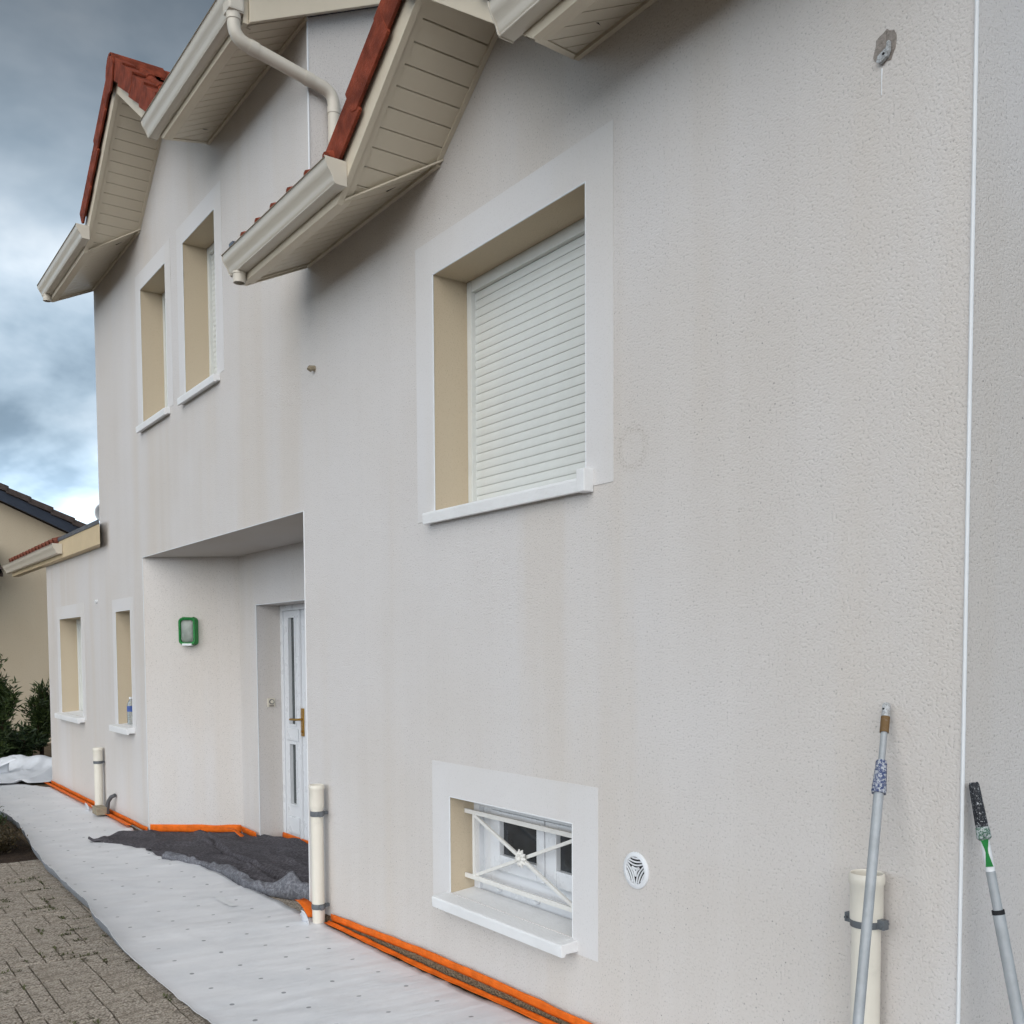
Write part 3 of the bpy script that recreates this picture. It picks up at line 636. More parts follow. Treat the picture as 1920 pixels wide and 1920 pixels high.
# right-hand verge of the tall block with its small soffit
vb = MB(); zv = lambda y: HL+S_*y-.02
vb.prism([(-5.715, -O, zv(-O)), (-5.715, 4, zv(4)), (-5.715, 4, zv(4)+.185), (-5.715, -O, zv(-O)+.185)], (.024, 0, 0)); vb.prism([(XM+.002, -O+.01, zv(-O)+.03), (-5.7155, -O+.01, zv(-O)+.03), (-5.7155, 4, zv(4)+.03), (XM+.002, 4, zv(4)+.03)], (0, 0, .012))
vb.build('fascia', M['soffit'], HOUSE, 0.003); MB().box(-5.7545, -5.7155, -O-.030, -O, HL-S_*O-.02, HL-S_*O+.15).build('fascia', M['soffit'], HOUSE, 0.002)
vt = MB()
for k in range(6): y = -O-.04+k*.36; vt.prism([(-5.68, y, zv(y)+.165), (-5.68, y+.40, zv(y+.40)+.155), (-5.68, y+.40, zv(y+.40)+.30), (-5.68, y, zv(y)+.31)], (.016, 0, 0))
vt.build('verge_tiles', M['tile'], HOUSE, 0.003)
# offset downpipe from the tall gutter to the lower roof
px_ = -5.735
def arc(pts, n_=6):   # round the corners of a polyline in the plane x = px_
    out_ = [Vector(pts[0])]
    for i in range(1, len(pts)-1):
        a, b, c = Vector(pts[i-1]), Vector(pts[i]), Vector(pts[i+1]); r_ = .075
        p, q = b+(a-b).normalized()*r_, b+(c-b).normalized()*r_
        for k in range(n_+1): tt = k/n_; out_.append(p*(1-tt)**2+b*2*tt*(1-tt)+q*tt*tt)
    out_.append(Vector(pts[-1])); return out_
yg = -O-.032-.045
path = [(px_, yg, 5.30), (px_, yg, 5.105), (px_+.01, .135, 4.985), (px_+.01, .135, 4.25)]
dp = MB().tube(arc(path), .037, 20).build('downpipe', M['gutter'], HOUSE)
def collar(a, b, r): MB().tube([a, b], r, 20).build('pipe_collar', M['gutter'], dp)
A_, B_ = Vector(path[1]), Vector(path[2]); dv_ = (B_-A_).normalized()
for k in (.085, .42): collar(A_+dv_*k, A_+dv_*(k+.05), .040)
collar((px_, yg, 5.20), (px_, yg, 5.255), .041); collar((px_+.01, .135, 4.86), (px_+.01, .135, 4.90), .040)
MB().box(px_-.055, px_+.05, yg-.045, yg+.045, 5.235, 5.315).build('gutter_outlet', M['gutter'], dp, 0.012)

# low wing: overhanging eave board, gutter, tiles
def mitred(xl_, z0_, z1_, yf, xr_, xb_, name, mat):
    MB().prism([(xl_, yf, z0_), (xr_, yf, z0_), (xb_, -.001, z0_), (xl_, -.001, z0_)], (0, 0, z1_-z0_)).build(name, M[mat], HOUSE, 0.002)
mitred(-16.25, 2.757, 2.960, -.085, -10.89, -11.262, 'eave_board', 'wing_board'); mitred(-13.1, 2.9605, 3.003, -.095, -10.88, -11.262, 'zinc_flashing', 'zinc')
gutter(-16.3, -12.72, HW, None, yo=-.088, zt=2.915)
eave_roof(2.91, -16.25, -13.1, zoff=.065, rows=1, depth=3, s_=.36, yo=-.085, tile=tile_mesh(M['tile_brown'])); eave_roof(2.91, -16.25, -13.15, zoff=.070, rows=4, depth=.4, s_=.36, yo=.245, tile=TILE_D)
MB().box(-12.5, -11.27, -.005, 3, 2.87, 2.90).build('roof', M['tile_back'], HOUSE)
# ------------------------------------------------------------------ fittings on the walls
# bulkhead lamp wrapped in green tape on the splayed wall
wd_ = (PB-PA).normalized(); wn_ = Vector((wd_.y, -wd_.x, 0)); lc = Vector((-9.372, .331, 0))
lamp = root('wall_lamp', (lc.x, lc.y, 1.72), 'oval bulkhead lamp edged with green masking tape beside the front door', 'lamp')
def lp(u, d, z): return lc+wd_*u+wn_*d+Vector((0, 0, z))
def rrect(hw2, z0_, z1_, r, n_=5):
    P = []
    for cx_, cz_, a0 in ((hw2-r, z0_+r, -90), (hw2-r, z1_-r, 0), (-hw2+r, z1_-r, 90), (-hw2+r, z0_+r, 180)):
        for k in range(n_+1): a = R_(a0+90*k/n_); P.append((cx_+r*math.cos(a), cz_+r*math.sin(a)))
    return P
def ringsolid(mb, rings):
    n_ = len(rings[0]); mb.add([v for r in rings for v in r], [(i*n_+j, i*n_+(j+1) % n_, (i+1)*n_+(j+1) % n_, (i+1)*n_+j) for i in range(len(rings)-1) for j in range(n_)])
o_, i_ = rrect(.080, 1.722, 1.975, .035), rrect(.062, 1.744, 1.952, .03)
m = MB(); rr = random.Random(3); jit = [rr.uniform(-.006, .006) for _ in o_]
ringsolid(m, [[lp(u, .001, z) for u, z in o_], [lp(u+j*.5, .045+j, z+j) for (u, z), j in zip(o_, jit)], [lp(u*.93, .078+j*.7, 1.848+(z-1.848)*.95) for (u, z), j in zip(o_, jit)], [lp(u+j*.5, .070, z) for (u, z), j in zip(i_, jit)], [lp(u, .045, z) for u, z in i_]])
m.sm = True; m.build('tape_wrap', M['green'], lamp)
m = MB(); rings = [[lp(u*k, .048+.034*math.sqrt(max(0, 1-k*k)), 1.8485+(z-1.8485)*k) for u, z in i_] for k in (1.0, .94, .8, .6, .35, .05)]; ringsolid(m, rings); m.add([rings[-1][j] for j in range(len(i_))], [tuple(range(len(i_)))]); m.sm = True; m.build('lens', M['lens'], lamp)
m = MB(); m.prism([lp(-.045, .03, 1.716), lp(.045, .03, 1.716), lp(.045, .03, 1.736), lp(-.045, .03, 1.736)], wn_*.05); m.build('clip', M['pvc'], lamp, 0.003)
# door bell on the door reveal
bell = root('door_bell', (-8.648, .811, 1.16), 'small square cream door bell with ringed button on the door reveal', 'door bell')
MB().box(-8.6498, -8.638, .776, .846, 1.168, 1.244).build('plate', M['sticker'], bell, 0.003)
m = MB(); m.tube([(-8.6378, .811, 1.214), (-8.628, .811, 1.214)], .022, 18); m.build('button_ring', M['hose'], bell)
m = MB(); m.tube([(-8.6279, .811, 1.214), (-8.623, .811, 1.214)], .016, 18); m.build('button', M['sticker'], bell)
MB().box(-8.6379, -8.636, .79, .832, 1.172, 1.186).build('name_strip', M['raw'], bell)
# round vent with three fans of curved bars
vc = Vector((-2.853, -.004, .817)); vent = root('vent_grille', (vc.x, 0, vc.z-.07), 'round white plastic vent grille with curved slots right of the basement window', 'vent')
m = MB(); n_ = 40
def vring(r, y): return [(vc.x+r*math.cos(2*math.pi*j/n_), y, vc.z+r*math.sin(2*math.pi*j/n_)) for j in range(n_)]
ringsolid(m, [vring(.071, -.0005), vring(.070, -.006), vring(.066, -.009), vring(.054, -.010), vring(.052, -.007), vring(.052, -.001)]); m.sm = True; m.build('rim', M['pvc'], vent)
m = MB(); m.add(vring(.0525, -.0012), [tuple(range(n_))]); m.build('dark_backing', M['black'], vent)
for sec in range(3):
    ax = R_(90+120*sec)
    for k in range(4):
        v0 = .007+.0130*k; pts = []
        for q in range(-16, 17):
            s_ = q/16*.075; x_ = math.sqrt((v0)**2+(s_*.52)**2)                # hyperbola opening along the sector axis
            if math.hypot(x_, s_) > .0522: continue
            if abs(math.atan2(s_, x_)) > R_(58): continue
            c_, sn = math.cos(ax), math.sin(ax); pts.append((vc.x+x_*c_-s_*sn, -.0055, vc.z+x_*sn+s_*c_))
        if len(pts) > 2: MB().tube(pts,   .0034 if k else .0045, 6).build('bar', M['pvc'], vent)
# lamp bracket left in raw mortar, top right
bk = root('wall_bracket', (-1.80, 0, 3.30), 'painted-over metal tab in a patch of raw mortar high on the wall', 'bracket')
m = MB(); rr = random.Random(5); P = [(-1.804+.037*math.cos(a)*rr.uniform(.82, 1.15), -.0022, 3.354+.046*math.sin(a)*rr.uniform(.82, 1.15)) for a in [2*math.pi*k/18 for k in range(18)]]
m.prism(P, (0, .0018, 0)); m.build('mortar_patch', M['raw'], bk)
m = MB(); m.prism([(-1.822, -.004, 3.316), (-1.812, -.004, 3.308), (-1.788, -.004, 3.318), (-1.780, -.004, 3.332), (-1.780, -.004, 3.358), (-1.788, -.004, 3.358), (-1.790, -.004, 3.343), (-1.818, -.004, 3.331)], (0, -.012, 0)); m.build('tab', M['pole_head'], bk, 0.002)
MB().tube([(-1.797, -.0162, 3.328), (-1.797, -.0175, 3.328)], .0040, 10).build('screw_hole', M['black'], bk)
MB().tube([(-1.812, -.0012, 3.298), (-1.812, -.0016, 3.265), (-1.812, -.0010, 3.226)], .0022, 6, rs=[.0030, .0018, .0014]).build('paint_run', M['bead'], bk)
# small plug with paint run near the block joint
hk = MB(); hk.tube([(-5.752, 0, 3.352), (-5.752, -.028, 3.350), (-5.752, -.036, 3.338)], .017, 10); tag(hk.build('wall_plug', M['timber']), 'small beige plug sticking out of the wall right of the tall block', 'plug')
hk = MB(); hk.tube([(-11.47, 0, 2.20), (-11.47, -.02, 2.20)], .02, 8); tag(hk.build('cable_stub', M['bead']), 'tiny white cable stub between the two ground floor windows', 'cable stub')
# drain stubs with sockets and clamps
def drain(name, x, y, zb, zt, r, label, clamps, mouthdirt=True):
    rt_ = root(name, (x, y, zb), label, 'drain pipe', 'cut drain pipes along the facade')
    MB().lathe([(r, 0), (r, zt-zb-.14)], (x, y, zb)).build('pipe', M['pipe'], rt_)
    q = 1.14*r; so_ = zt-zb
    MB().lathe([(r*1.01, so_-.150), (q*.99, so_-.135), (q, so_-.11), (q, so_-.035), (q*1.07, so_-.030), (q*1.09, so_-.018), (q*1.06, so_-.004), (q*1.0, so_), (q*.93, so_-.003), (q*.92, so_-.10), (r*.9, so_-.13)], (x, y, zb)).build('socket', M['pipe'], rt_)
    MB().lathe([(.0, so_-.045), (q*.925, so_-.045)], (x, y, zb)).build('mouth', M['pipe_in'], rt_)
    for zc_ in clamps:
        k = MB(); k.lathe([(r*1.005, -.016), (r*1.10, -.016), (r*1.13, 0), (r*1.10, .016), (r*1.005, .016)], (x, y, zc_))
        k.box(x-r*1.15-.020, x-r*.98, y-.012, y+.012, zc_-.014, zc_+.014); k.box(x+r*.98, x+r*1.15+.020, y-.012, y+.012, zc_-.014, zc_+.014)
        k.box(x-.012, x+.012, y+r*.9, 0, zc_-.01, zc_+.01); k.tube([(x-r*1.15-.012, y-.02, zc_), (x-r*1.15-.012, y+.02, zc_)], .005, 8); k.tube([(x+r*1.15+.012, y-.02, zc_), (x+r*1.15+.012, y+.02, zc_)], .005, 8)
        k.build('clamp', M['clamp'], rt_, 0.002)
drain('drain_pipe', -11.33, -.065, zg(-11.4), .652, .042, 'cream drain pipe stub between the two ground floor windows', (.50,))
drain('drain_pipe', -5.665, -.068, zg(-5.6),   .855, .0375, 'cream drain pipe stub at the corner of the door recess', (.68, .115))
drain('drain_pipe', -1.782, -.062, zg(-1.78), 1.006, .0415, 'cream drain pipe stub behind the grey pole near the right corner', (.865,))
# ------------------------------------------------------------------ loose things
# extension poles
def lerp(a, b, t): return Vector(a)+(Vector(b)-Vector(a))*t
p0, p1 = Vector((-1.752, -.022, 1.497)), Vector((-1.462, -.615, zg(-1.46)))
ep = root('extension_pole', p1, 'grey extension pole with blue sleeve leaning on the wall before the drain pipe', 'pole')
Lp = (p1-p0).length; q = lambda d: lerp(p0, p1, d/Lp)
MB().tube([q(.085), q(.27)], .0095, 14).build('inner_tube', M['alu'], ep); MB().tube([q(.26), p1], .0140, 16).build('outer_tube', M['alu'], ep)
MB().tube([q(.175), q(.18), q(.265), q(.272)], .02, 16, rs=[.014, .0155, .0205, .0195]).build('sleeve', M['blue_sleeve'], ep)
MB().tube([q(.0), q(.006), q(.045), q(.05)], .013, 14, rs=[.008, .0115, .0125, .011]).build('head', M['pole_head'], ep); MB().tube([q(.042), q(.09)], .0128, 14).build('tape_band', M['brown_tape'], ep)
MB().tube([q(.016)+Vector((.0, -.0145, 0)), q(.016)+Vector((0, .0145, 0))], .0028, 8).build('pin_hole', M['black'], ep)
p0, p1 = Vector((-1.502, .012, 1.292)), Vector((-1.247, .035, zg(-1.2)))
ep = root('extension_pole', p1, 'silver extension pole with black ribbed grip and green collar at the right corner', 'pole')
Lp = (p1-p0).length
m = MB(); m.tube([q(0), q(.004), q(.12), q(.125)], .015, 16, rs=[.0105, .0125, .0155, .014]); m.build('grip', M['black_grip'], ep)
for k in range(10):
    a = 2*math.pi*k/10; T = (p1-p0).normalized(); N = T.cross(Vector((0, 1, 0))).normalized(); B = T.cross(N); of = N*math.cos(a)+B*math.sin(a)
    MB().tube([q(.006)+of*.0118, q(.118)+of*.0148], .0018, 5).build('grip_rib', M['black_grip'], ep)
m = MB(); m.tube([q(.118), q(.122), q(.15), q(.156)], .018, 16, rs=[.0135, .0175, .019, .0135]); c_ = q(.136); m.tube([c_+Vector((.012, -.012, 0)), c_+Vector((.026, -.02, -.004))], .0065, 8); m.build('lock_collar', M['green_lock'], ep)
MB().tube([q(.15), q(.245)], .0118, 14).build('inner_tube', M['bead'], ep); MB().tube([q(.24), q(.345)], .0123, 14).build('inner_tube', M['alu'], ep); MB().tube([q(.353), p1], .0155, 16).build('outer_tube', M['alu'], ep); MB().tube([q(.343), q(.355)], .0164, 16).build('black_ring', M['black'], ep)
T = (p1-p0).normalized(); sd = T.cross(Vector((0, 1, 0))).normalized()
m = MB(); P = [(.152, .013), (.178, .005), (.188, .004), (.225, .012)]
m.add([q(d)+sd*(-w_)*.9+Vector((.008, -.0135, 0)) for d, w_ in P]+[q(d)+sd*w_*.9+Vector((.008, -.0135, 0)) for d, w_ in P]+[q(d)+sd*(-w_)*.9+Vector((.008, -.0125, 0)) for d, w_ in P]+[q(d)+sd*w_*.9+Vector((.008, -.0125, 0)) for d, w_ in P],
      [(i, i+1, i+5, i+4) for i in range(3)]+[(i+8, i+12, i+13, i+9) for i in range(3)]+[(i, i+8, i+9, i+1) for i in range(3)]+[(i+4, i+5, i+13, i+12) for i in range(3)]); m.build('green_tape', M['green'], ep)

# white protective sheet
OUT = [(-16.5, -1.0), (-14, -1.0), (-11.4, -1.0), (-10.4, -.99), (-9.9, -1.03), (-9.5, -1.06), (-8.7, -1.12), (-8.1, -1.15), (-7.3, -1.17), (-6.8, -1.17), (-6.2, -1.225), (-5.7, -1.22), (-5.27, -1.19), (-4.7, -1.19), (-4.4, -1.18), (-3, -1.16), (-1.2, -1.15)]
INN = [(-16.5, -.50), (-14.65, -.47), (-14.3, -.30), (-13.8, -.075), (-12.4, -.05), (-10.2, -.055), (-9.7, -.10), (-9.2, -.25), (-8.9, -.27), (-8.3, -.18), (-7.8, -.075), (-6.9, -.062), (-6.0, -.055), (-5.7, -.05), (-4.4, -.05), (-3.4, -.045), (-1.2, -.05)]
def pl_at(P, x):
    for (a, b), (c, d) in zip(P, P[1:]):
        if x <= c:
            tt = max(0, min(1, (x-a)/(c-a))); tt2 = tt*tt*(3-2*tt)*.5+tt*.5; return b+(d-b)*tt2
    return P[-1][1]
nx, ny = 420, 44; m = MB(); uvs = []
def sheet_z(x, y, v):
    z = zg(x)+.010
    z += .006*noise.noise(Vector((x*2.2, y*1.1, 3)))+.005*noise.noise(Vector((x*9, y*1.6+x*.6, 1)))+.003*noise.noise(Vector((x*20, y*2.5, 5)))
    z += .006*max(0, 1-abs(noise.noise(Vector((x*1.6+y*.5, y*.7, 12))))*9)+.004*max(0, 1-abs(noise.noise(Vector((x*2.9-y*.9, y*1.3+4, 15))))*9)
    a = .5+.5*noise.noise(Vector((x*.9, 0, 8)))
    amp = (.075 if x < -6.0 else max(.012, .075-.10*(x+6.0))) * (.7+.6*a)
    z += amp*max(0, 1-v/.05)**1.3+.25*amp*max(0, 1-v/.18)**2
    return z
for i in range(nx+1):
    x = -16.2+(14.9)*i/nx; a, b = pl_at(OUT, x), pl_at(INN, x); a += .012*noise.noise(Vector((x*2.6, 0, 2)))
    for j in range(ny+1):
        v = (j/ny)**1.7; y = a+(b-a)*max(v, .45*v+.011); m.v.append((x, y, sheet_z(x, y, v))); uvs.append((x+5.98+10*.288+.144, y+.9972+10*.25+.125-.012*(x+5)))
for i in range(nx):
    for j in range(ny): m.f.append((i*(ny+1)+j, (i+1)*(ny+1)+j, (i+1)*(ny+1)+j+1, i*(ny+1)+j+1))
xs0 = None
me = bpy.data.meshes.new('protective_sheet'); c = Vector((-8.5, -.6, -.03)); me.from_pydata([tuple(Vector(v)-c) for v in m.v], [], m.f); me.materials.append(M['sheet'])
ul = me.uv_layers.new(name='UVMap')
for lp_ in me.loops: ul.data[lp_.index].uv = uvs[lp_.vertex_index]
me.polygons.foreach_set('use_smooth', [True]*len(me.polygons))
sh = place('protective_sheet', me, c); tag(sh, 'white dotted protective sheet laid on the paving along the house wall', 'sheet')
M['sheet_under'] = plain('grey_sheet_underside', srgb(128, 132, 138), 0.7, 0.06, 5); me.materials.append(M['sheet_under'])
md = sh.modifiers.new('thick', 'SOLIDIFY'); md.thickness = .0022; md.offset = -1; md.material_offset = 1
# crumpled far end of sheeting
m = MB(); n1_, n2_ = 46, 40; CR = []
for i in range(n1_+1):
    for j in range(n2_+1):
        u, v = i/n1_, j/n2_; x = -16.6+2.25*u; y = -.62+.95*v-.20*(u-.5)
        hgt = .20*math.exp(-(((x+15.7-.75*(y+.15))/.30)**2))*(.45+.55*min(1, max(0, (y+.62)/.45)))+.10*math.exp(-((x+15.0)/.3)**2)*v
        z = zg(x)+.022+hgt+.06*max(0, 1-4*abs(noise.noise(Vector((x*1.9+y*1.5, y*1.6, 4)))))+.012*noise.noise(Vector((x*7, y*6, 9)))
        m.v.append((x, y, z))
for i in range(n1_):
    for j in range(n2_): m.f.append((i*(n2_+1)+j, (i+1)*(n2_+1)+j, (i+1)*(n2_+1)+j+1, i*(n2_+1)+j+1))
m.sm = False; M['sheet_plain'] = plain('white_fleece_plain', srgb(222, 225, 230), 0.45, 0.03, 4, 0.003, 30)
o = m.build('crumpled_sheet', M['sheet_plain'], None, 0, True); md = o.modifiers.new('thick', 'SOLIDIFY'); md.thickness = .003
cr_root = tag(o, 'crumpled white sheeting heaped beside the shrubs at the far corner', 'sheet')
# rolled flap of that sheeting
m = MB(); n_ = 22; P = []
for i in range(n_+1):
    a = -.5+i/n_*2.6; P.append((math.cos(a)*.16, math.sin(a)*.16+.12))
base = Vector((-14.78, -.60, zg(-14.8)+.02)); dirv = Vector((-.62, .55, 0)); sdv = Vector((-.75, -.25, 0)).normalized()
ND = 14
for k in range(ND+1):
    tt = k/ND; rr_ = 1.0-.93*tt
    for a_, b_ in P: m.v.append(base+dirv*(-.55*tt+.55)+sdv*(a_*rr_+.55*tt)+Vector((0, 0, max(.0, b_*rr_))))
for k in range(ND):
    for i in range(n_): m.f.append((k*(n_+1)+i, (k+1)*(n_+1)+i, (k+1)*(n_+1)+i+1, k*(n_+1)+i+1))
m.sm = True; o = m.build('sheet_flap', M['sheet_plain'], cr_root); md = o.modifiers.new('thick', 'SOLIDIFY'); md.thickness = .004
# upturned flaps of the sheet where it is slit round the pipes
def flap(x, y, s, parent=sh):
    m = MB(); z = zg(x)+.012
    for k in range(7):
        a = R_(95*k/6); r_ = .075
        for w_ in (-1, -.33, .33, 1): m.v.append((x+s*(.055*(1-k/9)*w_)-.02*k/6, y-.0-r_*(1-math.cos(a))*.35-.012*w_*w_, z+r_*math.sin(a)*(.9+.25*w_)))
    for k in range(6):
        for i in range(3): m.f.append((k*4+i, (k+1)*4+i, (k+1)*4+i+1, k*4+i+1))
    m.sm = True; o = m.build('slit_flap', M['sheet_plain'], parent); md = o.modifiers.new('thick', 'SOLIDIFY'); md.thickness = .003
flap(-5.70, -.125, 1); flap(-11.46, -.14, 1.3); flap(-11.15, -.13, -1.2)
# pale rectangle of clear tape on the sheet
q_ = MB()
for i in range(9):
    for j in range(3): xx, yy = -6.72+.34*i/8, -.375+.05*j/2+.012*i/8; q_.v.append((xx, yy, sheet_z(xx, yy, .5)+.006))
for i in range(8):
    for j in range(2): q_.f.append((i*3+j, (i+1)*3+j, (i+1)*3+j+1, i*3+j+1))
q_.sm = True; q_.build('tape_patch', M['bead'], sh)
# felt
LOW = [(-9.47, -.57), (-9.15, -.36), (-8.8, -.28), (-8.29, -.25), (-7.82, -.085), (-7.4, -.065), (-6.9, -.085), (-6.55, -.03), (-6.35, .05), (-6.15, .10), (-5.97, .14)]
UPP = [(-9.52, -.55), (-9.80, -.14), (-9.655, -.02), (-9.4, .25), (-9.11, .62), (-8.70, .645), (-8.6, .86), (-8.2, .87), (-7.4, .87), (-6.7, .66), (-5.96, .66)]
def poly_t(P, t):
    n_ = len(P)-1; k = min(n_-1, int(t*n_)); f_ = t*n_-k; return Vector((P[k][0]*(1-f_)+P[k+1][0]*f_, P[k][1]*(1-f_)+P[k+1][1]*f_))
m = MB(); NU, NV = 260, 130
def felt_z(x, y, v):
    z = zg(x)+.020
    rg = lambda a, b, c: max(0, 1-abs(noise.noise(Vector((a, b, c))))*8.0)
    z += .012*noise.noise(Vector((x*2, y*3, 7)))+.024*rg(x*.7+y*.4, y*1.7-x*.3, 2)+.016*rg(x*1.2-y*.6, y*2.2+x*.3, 6)+.003*noise.noise(Vector((x*13, y*15, 1)))
    ln = y-(.30-.055*(x+9.0)-.05*math.sin(x*2.2)); k_ = max(0, min(1, (x+9.2)/.5)); z += k_*(.034*max(0, min(1, (ln+.004)/.016))*math.exp(-max(0, ln)/.35)-.016*math.exp(-((ln+.016)/.012)**2))      # long ridge
    ln = y-(.12+.05*math.sin(x*3.1)); z += .035*math.exp(-(ln/.04)**2)*max(0, min(1, (x+8.2)/.4))
    for bx, by, bh, br_ in ((-6.95, .03, .05, .10), (-6.45, .10, .09, .11), (-6.15, .20, .06, .14), (-7.55, .05, .03, .10), (-9.42, -.45, .04, .09)): z += bh*math.exp(-((x-bx)**2+(y-by)**2*2.0)/br_**2)*(1+.6*noise.noise(Vector((x*9, y*9, 3))))
    return z
for i in range(NU+1):
    a, b = poly_t(LOW, i/NU), poly_t(UPP, i/NU)
    for j in range(NV+1):
        v = j/NV; p = a+(b-a)*v; p.y += .012*noise.noise(Vector((p.x*6, v*3, 1)))*(1-v); m.v.append((p.x, p.y, felt_z(p.x, p.y, v)-(.012*max(0, 1-v*12))))
for i in range(NU):
    for j in range(NV): m.f.append((i*(NV+1)+j, (i+1)*(NV+1)+j, (i+1)*(NV+1)+j+1, i*(NV+1)+j+1))
m.sm = True; fe = m.build('felt_blanket', M['felt'], None, 0, True); tag(fe, 'dark grey felt blanket rumpled in the door recess, overlapping the white sheet', 'felt'); md = fe.modifiers.new('thick', 'SOLIDIFY'); md.thickness = .004; md.offset = 1
# folded-over paler edge
m = MB(); NU2, NV2 = 150, 14
for i in range(NU2+1):
    u = .30+.70*i/NU2; a = poly_t(LOW, u); wdt = .035+.04*(.5+noise.noise(Vector((u*9, 1, 2))))+.05*max(0, (u-.62))*2
    for j in range(NV2+1):
        v = j/NV2; x = a.x+.03*noise.noise(Vector((u*14, v*2, 3))); y = a.y-.012+wdt*v*1.4
        z = felt_z(x, max(y, a.y), 0)+.010+.016*math.sin(math.pi*min(1, v*1.15))**.8*(.5+1.6*max(0, 1-5*abs(noise.noise(Vector((x*2.2+y*3, y*2, 6))))))+.006*noise.noise(Vector((x*15, y*17, 4)))*math.sin(math.pi*v)
        if j == 0: z = zg(x)+.006
        m.v.append((x, y, z))
for i in range(NU2):
    for j in range(NV2): m.f.append((i*(NV2+1)+j, (i+1)*(NV2+1)+j, (i+1)*(NV2+1)+j+1, i*(NV2+1)+j+1))
m.sm = True; o = m.build('folded_edge', M['felt_back'], fe); md = o.modifiers.new('thick', 'SOLIDIFY'); md.thickness = .004

# orange masking tape: ribbons with wavy edges
def ribbon(path, up_, wid, name, label, thick=.0018, wob=.006, parent=None, seed=1):
    """path: list of points of the lower edge; up_: direction of the width"""
    P = []; rr = random.Random(seed)
    for a, b in zip(path, path[1:]):
        a, b = Vector(a), Vector(b); n_ = max(1, int((b-a).length/.06)); P += [a+(b-a)*k/n_ for k in range(n_)]
    P.append(Vector(path[-1])); up_ = Vector(up_).normalized(); m = MB(); NW = 4
    for k, p in enumerate(P):
        T = (P[min(k+1, len(P)-1)]-P[max(k-1, 0)]).normalized(); nrm = T.cross(up_).normalized(); s1 = noise.noise(Vector((k*.35, seed, 0)))
        for w_ in range(NW+1):
            f_ = w_/NW; e_ = wob*(noise.noise(Vector((k*.55, f_*1.5, seed)))) ; m.v.append(p+up_*(wid*f_+wob*s1*(f_ > .9)+wob*.8*noise.noise(Vector((k*.4, 9, seed)))*(f_ < .1))+nrm*(e_*.55+.0045*math.sin(f_*math.pi)))
    for k in range(len(P)-1):
        for w_ in range(NW): m.f.append((k*(NW+1)+w_, (k+1)*(NW+1)+w_, (k+1)*(NW+1)+w_+1, k*(NW+1)+w_+1))
    m.sm = True; o = m.build(name, M['orange'], parent); md = o.modifiers.new('thick', 'SOLIDIFY'); md.thickness = thick
    if label: tag(o, label, 'tape', 'orange masking tape along the base')
    return o
xs_ = [-5.60+i*.12 for i in range(35)]
ribbon([(x, -.012, tape_top(x)-.043) for x in xs_], (0, -.12, 1), .046, 'masking_tape', 'orange masking tape along the foot of the near white wall', wob=.006, seed=2)
ribbon([(x, -.022, zg(x)+.030) for x in [-5.62+i*.12 for i in range(35)]], (0, -1, -.25), .034, 'masking_tape', 'orange masking tape on the inner edge of the white sheet by the near wall', wob=.007, seed=3)
ribbon([(x, -.010, zg(x)+.006) for x in [-14.2+i*.1 for i in range(28)]], (0, -.12, 1), .052, 'masking_tape', 'orange masking tape along the wall foot left of the far drain pipe', seed=4)
ribbon([(x, -.052, zg(x)+.034) for x in [-14.2+i*.1 for i in range(28)]], (0, -1, .06), .055, 'masking_tape', 'orange masking tape on the sheet left of the far drain pipe', seed=5)
ribbon([(x, -.010, zg(x)+.008) for x in [-11.15+i*.1 for i in range(16)]], (0, -.12, 1), .052, 'masking_tape', 'orange masking tape along the wall foot right of the far drain pipe', seed=6)
ribbon([(x, -.052, zg(x)+.034) for x in [-11.15+i*.1 for i in range(12)]], (0, -1, .06), .055, 'masking_tape', 'orange masking tape on the sheet right of the far drain pipe', seed=7)
off = wn_*.012
ribbon([PA+(PB-PA)*t_+off+Vector((0, 0, -.012)) for t_ in (.02, .98)], Vector((0, 0, 1))+wn_*.05, .075, 'masking_tape', 'orange masking tape at the foot of the angled recess wall', wob=.008, seed=8)
ribbon([(PB.x+.02, DY-.014, -.012), (DX0-.01, DY-.016, -.022)], (0, -.25, 1), .075, 'masking_tape', 'orange masking tape at the wall foot left of the front door', wob=.012, seed=9)
ribbon([(DX0+.01, DP-.012, -.032), (DX1, DP-.012, -.022)], (0, .05, 1), .068, 'masking_tape', 'orange masking tape under the front door threshold', wob=.003, seed=10)
def scrap(x, y, z, a, ln, wd2, label, tilt=0):
    m = MB(); c_, s_ = math.cos(a), math.sin(a)
    for k in range(7):
        f_ = k/6
        for w_ in (-1, 0, 1): u, v = ln*f_, wd2*w_*(1-.3*f_); m.v.append((x+u*c_-v*s_, y+u*s_+v*c_, z+.03*math.sin(f_*2.4)+tilt*f_+.006*w_*w_))
    for k in range(6):
        for i in range(2): m.f.append((k*3+i, (k+1)*3+i, (k+1)*3+i+1, k*3+i+1))
    m.sm = True; o = m.build('tape_scrap', M['orange'], None); md = o.modifiers.new('thick', 'SOLIDIFY'); md.thickness = .0015; tag(o, label, 'tape scrap')
scrap(-8.52, .48, .055, R_(-160), .20, .022, 'torn orange tape scrap curling up from the felt near the door', .03)
scrap(-6.18, .36, .10, R_(-140), .16, .025, 'orange tape scrap on the felt behind the near drain pipe', .03)
scrap(-5.80, -.035, .015, R_(185), .20, .045, 'orange tape scrap bunched at the foot of the near drain pipe', .05)

